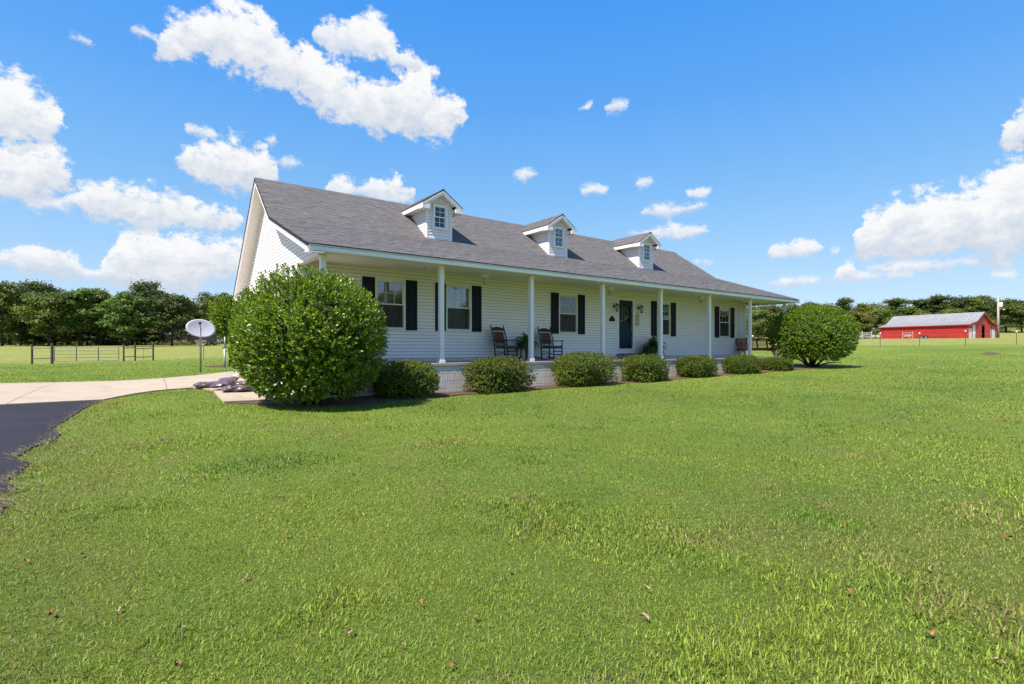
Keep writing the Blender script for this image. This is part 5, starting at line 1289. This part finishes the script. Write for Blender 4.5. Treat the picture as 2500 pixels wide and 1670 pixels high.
LT = [(5,683,66,108,'oak',1,'tree_leaf','big dark leafy tree at the far left edge of the field'), (98,682,54,124,'tall',1,'tree_leaf_dark','tall tree rising behind the tree line left of the gate'), (118,708,60,108,'oak',2,'tree_leaf','broad tree directly behind the metal gate posts'),
      (195,702,48,113,'slim',1,'tree_leaf','upright leafy tree behind the middle of the metal gate'), (246,703,38,116,'slim',2,'tree_leaf','slender bright tree behind the right end of the metal gate'), (311,711,62,108,'oak',3,'tree_leaf','broad dark tree above the three-post wooden brace'),
      (359,681,52,126,'tall',2,'tree_leaf_dark','tallest thin-topped tree with sky showing through its crown'), (420,715,58,112,'oak',4,'tree_leaf_dark','brownish-green tree in front of the low brick house'), (517,711,54,138,'tall',3,'tree_leaf_dark','hazy distant tree behind the satellite dish')]
for i, (u, top, hw, d, kd, sd_, lm, lab) in enumerate(LT):
    x, y = at(u, d); g = G(x, y); H = 1.4 + (853 - top) * d / 1296 - g; tree(lab, x, y, H, hw * d / 1296, (kd, sd_), lm, i * 1.7, 'trees along the left field edge')
for i in range(17):                                     # slender trunks and crowns filling the grove
    u = -45 + i * 37 + random.uniform(-10, 10); d = random.uniform(116, 136); x, y = at(u, d)
    if 395 < u < 480: d = 142; x, y = at(u, d)
    tree('slender tree standing among others inside the shady grove behind the gate', x, y, random.uniform(9.5, 12.5), random.uniform(3.2, 4.2), ('slim', 1 + i % 4), random.choice(('tree_leaf', 'tree_leaf_dark')), i * 2.1, 'grove trees behind the gate')
for i in range(14):
    u = -20 + i * 36 + random.uniform(-9, 9); d = random.uniform(112, 124)
    if u < 395: x, y = at(u, d); tree('low bushy young tree filling the shade under the left grove', x, y, random.uniform(4.2, 7), random.uniform(2.6, 3.6), ('broad', 1 + i % 4), random.choice(('tree_leaf', 'tree_leaf_dark')), i * 1.1, 'understory trees in the left grove')
RT = [(1851,752,40,150,'oak',5,'tree_leaf','leafy tree seen between the last two porch posts'), (1880,742,34,165,'pine',1,'tree_leaf_dark','dark conifer seen past the porch swing chain'), (1930,742,42,170,'oak',6,'tree_leaf_dark','tree just right of the last porch post'), (1975,734,36,180,'pine',2,'tree_leaf_dark','dark tree peeking over the dome-shaped bush'),
      (2015,738,36,180,'oak',7,'tree_leaf','rounded tree behind the right shoulder of the dome-shaped bush'), (2063,724,30,172,'pine',3,'tree_leaf_dark','dark pointed tree with a ragged top left of the barn'), (2098,755,38,142,'broad',3,'tree_leaf_gold','yellow-green tree standing left of the barn corner'), (2112,738,38,160,'oak',8,'tree_leaf_gold','golden-green tree behind the yellow-green one left of the barn'),
      (2150,748,34,150,'oak',9,'tree_leaf','medium green tree directly behind the left barn corner'), (2187,727,42,195,'pine',4,'tree_leaf_dark','round-topped dark tree on the ridge above the left barn roof'), (2217,745,40,158,'oak',10,'tree_leaf','bright leafy tree behind the left end of the barn roof'), (2245,728,40,200,'pine',5,'tree_leaf_dark','dark ridge tree above the middle of the barn roof'),
      (2292,717,42,192,'pine',6,'tree_leaf_dark','tallest dark layered pine on the ridge behind the barn'), (2318,752,38,160,'oak',11,'tree_leaf','leafy tree just above the right part of the barn roof'), (2352,722,44,198,'oak',12,'tree_leaf_dark','broad ridge tree above the barn peak'), (2388,720,42,195,'tall',4,'tree_leaf','high green ridge tree left of the utility pole'),
      (2380,762,36,165,'oak',13,'tree_leaf','lower tree behind the barn gable'), (2456,727,46,170,'tall',5,'tree_leaf_dark','dark tree right of the utility pole with a pale trunk'), (2494,736,44,165,'oak',14,'tree_leaf_dark','tree at the far right edge of the picture'), (2420,738,36,190,'oak',15,'tree_leaf','ridge tree directly behind the utility pole top'),
      (2255,760,40,152,'broad',4,'tree_leaf_dark','low dark tree behind the middle of the barn roof'), (2180,775,30,140,'broad',5,'tree_leaf','low bushy tree behind the left slope of the barn'), (2060,775,40,150,'broad',6,'tree_leaf_dark','low shaded tree left of the yellow-green tree'), (1900,775,40,150,'broad',7,'tree_leaf_dark','low shaded tree behind the last porch post')]
for i, (u, top, hw, d, kd, sd_, lm, lab) in enumerate(RT):
    x, y = at(u, d); g = G(x, y); H = min(17, 1.4 + (853 - top) * d / 1296 - g); sk_ = 1.4 + (853 - top) * d / 1296 - g - H
    tree(lab, x, y, H, hw * d / 1296, (kd, 1 + sd_ % 6), lm, i * 1.9, 'trees on the right hillside', 'pine_tree' if kd == 'pine' else 'broadleaf_tree', -sk_)
# woods behind, read as one mass
def woods(name, label, spots, seed):
    r = random.Random(seed); VV, FF = [], []; off = 0
    for i, (u, d, top) in enumerate(spots):
        x, y = at(u, d); tm, cm, h0, r0 = variant(('broad', 1 + i % 4)); g = G(x, y)
        V = np.empty(len(cm.vertices) * 3, np.float32); cm.vertices.foreach_get('co', V); V = V.reshape(-1, 4, 3)[(i % 4)::4].reshape(-1, 3)
        Ht = max(5, 1.4 + (853 - top) * d / 1296 - g); a = r.random() * 6.28; ca, sa = math.cos(a), math.sin(a); s = min(6.2, max(3.4, Ht * .45)) / r0
        VV.append(np.stack([(V[:, 0]*ca - V[:, 1]*sa) * s + x, (V[:, 0]*sa + V[:, 1]*ca) * s + y, V[:, 2] * (Ht + 1.8) / h0 + g - 1.8], 1))
        n4 = len(V) // 4; ii = np.arange(n4) * 4 + off; FF.append(np.concatenate([np.stack([ii, ii+1, ii+2], 1), np.stack([ii, ii+2, ii+3], 1)])); off += n4 * 4
    w = link(name, np_mesh(name, np.concatenate(VV), np.concatenate(FF)), M('tree_leaf_dark')); w['kind'] = 'stuff'; tag(w, label, 'woods')
sp = []
for i in range(60): u = 1790 + i * 18.5 + random.uniform(-8, 8); sp.append((u, random.uniform(205, 225), 738 - 14 * math.exp(-((u - 2360) / 140) ** 2) + random.uniform(-4, 12)))
for i in range(44): u = 1790 + i * 25 + random.uniform(-10, 10); sp.append((u, random.uniform(172, 195), 762 + random.uniform(-10, 14)))
woods('distant_woods', 'dark green wooded hillside rising behind the barn', sp, 5)
woods('distant_woods', 'dark wood closing the view behind the left grove', [(-230 + i * 23 + random.uniform(-8, 8), random.uniform(168, 190), random.uniform(722, 745)) for i in range(42)], 6)
# undergrowth at the foot of the left grove
P = []; 
for i in range(130):
    u = random.uniform(-60, 640); d = random.uniform(120, 165); P.append((*at(u, d), random.uniform(.5, 1.3) * (1 if d < 145 else 2.0)))
Vs, Fs, off = [], [], 0
for (x, y, s) in P:
    n = 120; c = np.random.default_rng(int(abs(x*100))).normal(size=(n, 3)) * [1.4*s, 1.4*s, .5*s]; c[:, 2] = np.abs(c[:, 2]); N = unit(rng.normal(size=(n, 3)) + [0, 0, .6]); D = unit(np.cross(N, unit(rng.normal(size=(n, 3))))); L = rng.uniform(.25, .5, n)
    V, F = leaves_from(c + [x, y, G(x, y)], D, N, L, L*.7); Vs.append(V); Fs.append(F + off); off += len(V)
o = link('undergrowth', np_mesh('undergrowth', np.concatenate(Vs), np.concatenate(Fs)), M('tree_leaf_gold')); o['kind'] = 'stuff'; tag(o, 'bright weedy undergrowth beneath the left grove', 'undergrowth')

# trees across the lawn opposite the house front (seen only as reflections in its windows)
for i, (x, y) in enumerate(((26, -58), (42, -62), (58, -55), (77, -64), (98, -58), (122, -66))):
    tree('tree opposite the house front, seen only reflected in the windows', x, y, 11.5 + (i % 3), 5.5, (('oak', 'broad')[i % 2], 1 + i % 4), 'tree_leaf', i, 'trees opposite the house')

# ------------------------------------------------------------------ grass blades on the mown lawn
def in_poly(px, py, poly):
    c = np.zeros(len(px), bool); j = len(poly) - 1
    for i in range(len(poly)):
        xi, yi = poly[i]; xj, yj = poly[j]
        c ^= ((yi > py) != (yj > py)) & (px < (xj - xi) * (py - yi) / (yj - yi + 1e-12) + xi); j = i
    return c
def grass_band(d0, d1, dens, hl, wd, tuft, seed, half=62):
    r = np.random.default_rng(seed); n = int(math.radians(2*half) / 2 * (d1*d1 - d0*d0) * dens)
    rr = np.sqrt(r.random(n) * (d1*d1 - d0*d0) + d0*d0); aa_ = HEAD + np.radians(r.uniform(-half, half, n))
    x, y = rr * np.sin(aa_), rr * np.cos(aa_)
    ok = ~in_poly(x, y, ASPH) & ~in_poly(x, y, BED) & ~((x > 3.85) & (x < 27) & (y > 12.4) & (y < 22))
    for p in SLABS: ok &= ~in_poly(x, y, p)
    if d0 >= 30: ok &= r.random(n) < np.clip((d1 - rr) / (d1 - d0), 0, 1)
    x, y = x[ok], y[ok]; n = len(x)
    big = fbm(x * .45 + 9, y * .45 + 4, 4); med = fbm(x * 1.7, y * 1.7, 4); sml = fbm(x * 6 + 3, y * 6, 3)
    tall = np.clip((fbm(x * 1.1 + 50, y * 1.1 + 20, 4) - .50) * 7, 0, 1) * tuft      # tufts of longer grass
    h = hl * r.uniform(.5, 1.2, n) * (.75 + .8 * sml) * (1 + .85 * tall * (r.random(n) < .35))
    w = wd * r.uniform(.7, 1.3, n) * (1 + .7 * tall)
    az = r.random(n) * 6.283; lean = np.clip(r.normal(.92, .4, n) - .25 * tall, .05, 1.45)
    D1 = np.stack([np.cos(az)*np.sin(lean*.55), np.sin(az)*np.sin(lean*.55), np.cos(lean*.55)], 1); D2 = np.stack([np.cos(az)*np.sin(lean*1.25), np.sin(az)*np.sin(lean*1.25), np.cos(lean*1.25)], 1)
    S = np.stack([-np.sin(az + r.normal(0, .5, n)), np.cos(az), np.zeros(n)], 1)
    B = np.stack([x, y, gz(x, y) - .004 + np.where(np.hypot(x, y) < 90, (fbm(x*.5, y*.5, 3) - .45) * .03, 0)], 1)
    mid = B + D1 * (h * .5)[:, None]; tip = mid + D2 * (h * .5)[:, None]; W2 = (S * w[:, None]) * .5
    if d0 >= 9: nv = 3; V = np.stack([B - W2, B + W2, tip], 1).reshape(-1, 3); F = np.arange(n * 3).reshape(-1, 3)
    else:
        nv = 5; V = np.stack([B - W2, B + W2, mid + W2 * .9, mid - W2 * .9, tip], 1).reshape(-1, 3)
        i = np.arange(n) * 5; F = np.stack([np.stack([i, i+1, i+2], 1), np.stack([i, i+2, i+3], 1), np.stack([i+3, i+2, i+4], 1)], 1).reshape(-1, 3)
    k = r.random(n)
    base = np.stack([.172 + .09*k, .268 + .08*k, .030 + .02*k], 1)
    deep = np.array([.098, .205, .026]); yel = np.array([.33, .37, .05]); dry = np.array([.30, .235, .10])
    m1 = np.clip((.49 - big) * 6 + (.48 - med) * 5, 0, 1)[:, None] * .6; col = base * (1 - m1) + deep * m1
    m2 = np.clip((big - .47) * 4 + tall * .3, 0, 1)[:, None] * .45; col = col * (1 - m2) + yel * m2
    edge = np.clip(1 - np.abs(x + .35 - .25 * np.sin(y * 2)) / .5, 0, 1) * (y < 14) * (x < .3)
    m3 = ((r.random(n) < np.clip((med - .50) * 2.2 + (fbm(x * .8 + 71, y * .8 + 13, 4) - .53) * 5, .07, .6) + edge * .6))[:, None] * .85; col = col * (1 - m3) + dry * m3 * (.7 + .5 * k[:, None])
    col = col * (r.uniform(.5, 1.5, n) * (.80 + .42 * fbm(x * .16 + 5, y * .16 + 8, 3)))[:, None]
    return V, F, np.repeat(col, nv, 0)
Vs, Fs, Cs, off = [], [], [], 0
for band in ((1.2, 3.2, 9500, .030, .0032, 1.0, 1), (3.2, 5.5, 4800, .030, .0040, 1.0, 2), (5.5, 9, 2000, .032, .0056, .8, 3), (9, 16, 900, .036, .012, .5, 4), (16, 30, 260, .042, .022, .3, 5), (30, 62, 60, .05, .042, .2, 6)):
    V, F, c = grass_band(*band); Vs.append(V); Fs.append(F + off); Cs.append(c); off += len(V)
# dry fringe creeping over the asphalt edge
r = np.random.default_rng(77); ED = np.array(ASPH[:19]); nn = 2800
sg = r.integers(0, len(ED) - 1, nn); tt = r.random(nn)[:, None]; Pq = ED[sg] * (1 - tt) + ED[sg + 1] * tt; Pq[:, 0] += r.normal(.03, .07, nn) + .05 * np.sin(Pq[:, 1] * 5); Pq[:, 1] += r.normal(0, .05, nn)
h = r.uniform(.03, .09, nn); az = r.normal(math.pi, .9, nn); Dq = np.stack([np.cos(az), np.sin(az), r.uniform(.05, .6, nn)], 1); Dq = unit(Dq); Sq = np.stack([-np.sin(az), np.cos(az), np.zeros(nn)], 1) * r.uniform(.002, .004, nn)[:, None]
Bq = np.concatenate([Pq, (gz(Pq[:, 0], Pq[:, 1]) + .024)[:, None]], 1); Tq = Bq + Dq * h[:, None]; Vq = np.stack([Bq - Sq, Bq + Sq, Tq], 1).reshape(-1, 3); Fq = np.arange(nn * 3).reshape(-1, 3)
kk = r.random(nn)[:, None]; cq = np.where(kk < .7, np.array([.44, .34, .19]), np.array([.17, .21, .03])) * (.6 + .6 * r.random((nn, 1)))
Vs.append(Vq); Fs.append(Fq + off); Cs.append(np.repeat(cq, 3, 0)); off += len(Vq)
gmesh = np_mesh('grass', np.concatenate(Vs), np.concatenate(Fs), np.concatenate(Cs))
def grassmat():
    m, t, b = pbsdf('grass'); at_ = t.new('ShaderNodeAttribute', attribute_name='tint').outputs['Color']
    t.put(b.inputs['Base Color'], at_); b.inputs['Roughness'].default_value = 0.5; b.inputs['Specular IOR Level'].default_value = 0.25
    tr = t.new('ShaderNodeBsdfTranslucent'); t.put(tr.inputs[0], t.mix(1.0, at_, (1.2, 1.15, .6), 'MULTIPLY')); ms = t.new('ShaderNodeMixShader'); ms.inputs[0].default_value = .3
    t.l.new(b.outputs[0], ms.inputs[1]); t.l.new(tr.outputs[0], ms.inputs[2]); t.l.new(ms.outputs[0], t.n['Material Output'].inputs[0]); MATS['grass'] = m
grassmat()
o = link('grass', gmesh, M('grass')); o['kind'] = 'stuff'; tag(o, 'short mown green grass covering the front lawn', 'grass')
# ------------------------------------------------------------------ fallen leaves
def leafmesh(seed):
    r = random.Random(seed); b = MB(); n = 9; pts = []
    for k in range(n): a = 6.283 * k / n; q = r.uniform(.65, 1.0) * (1.25 if abs(math.cos(a)) > .8 else .8); pts.append((math.cos(a)*q*.034, math.sin(a)*q*.026, .012 + .014*math.cos(2*a + seed) + r.uniform(-.004, .004)))
    b.add([(0, 0, .004)] + pts, [(0, 1 + k, 1 + (k + 1) % n) for k in range(n)]); return b.mesh('fallen_leaf')
LK = []
for i, mn in enumerate(('litter_orange', 'litter_tan', 'litter_red')):
    for j in range(2): me = leafmesh(i * 3 + j); me.materials.append(M(mn)); LK.append((i, me))
lab = ['small curled orange fallen leaf lying on the front lawn', 'small pale tan fallen leaf lying on the front lawn', 'small dark red fallen leaf lying on the front lawn']
grp = ['orange fallen leaves on the lawn', 'tan fallen leaves on the lawn', 'dark red fallen leaves on the lawn']
spots = [(160,1297,1),(197,1365,1),(65,1381,0),(874,1250,2),(1580,1450,1),(1027,1485,0),(1158,1518,0),(1571,1519,1),(2070,1456,0),(1243,1402,1),(1042,1041,0),(1404,1100,0),(2137,1107,1),(1767,1207,2),(441,1547,1),(126,1513,2),(288,1500,1),(729,1220,2),(853,1080,1),(1077,1082,2),(2275,1400,1),(2460,1320,2),(2270,1560,0),(430,1637,0),(2440,1630,1),(980,1590,1),(1880,1195,1),(1540,1205,1),(855,1555,1),(2060,1290,2),(640,1300,1),(700,1315,0),(560,1180,2),(1980,1120,0),(1640,1035,1),(2210,1165,1),(1330,1290,2),(1100,1640,0),(600,1420,1),(360,1105,1)]
for i, (u, v, k) in enumerate(spots):
    d = 6.0; 
    for _ in range(12): x, y = at(u, d); d = (1.4 - G(x, y)) * 1296 / (v - 853)
    x, y = at(u, d); me = [m_ for kk, m_ in LK if kk == k][i % 2]; s = random.uniform(.42, .75) * (1 + d * .02)
    o = inst('fallen_leaf', me, None, (x, y, G(x, y) + .028), (random.uniform(-.5, .5), random.uniform(-.5, .5), random.uniform(0, 6.28)), (s, s, s)); tag(o, lab[k], 'leaf', grp[k])
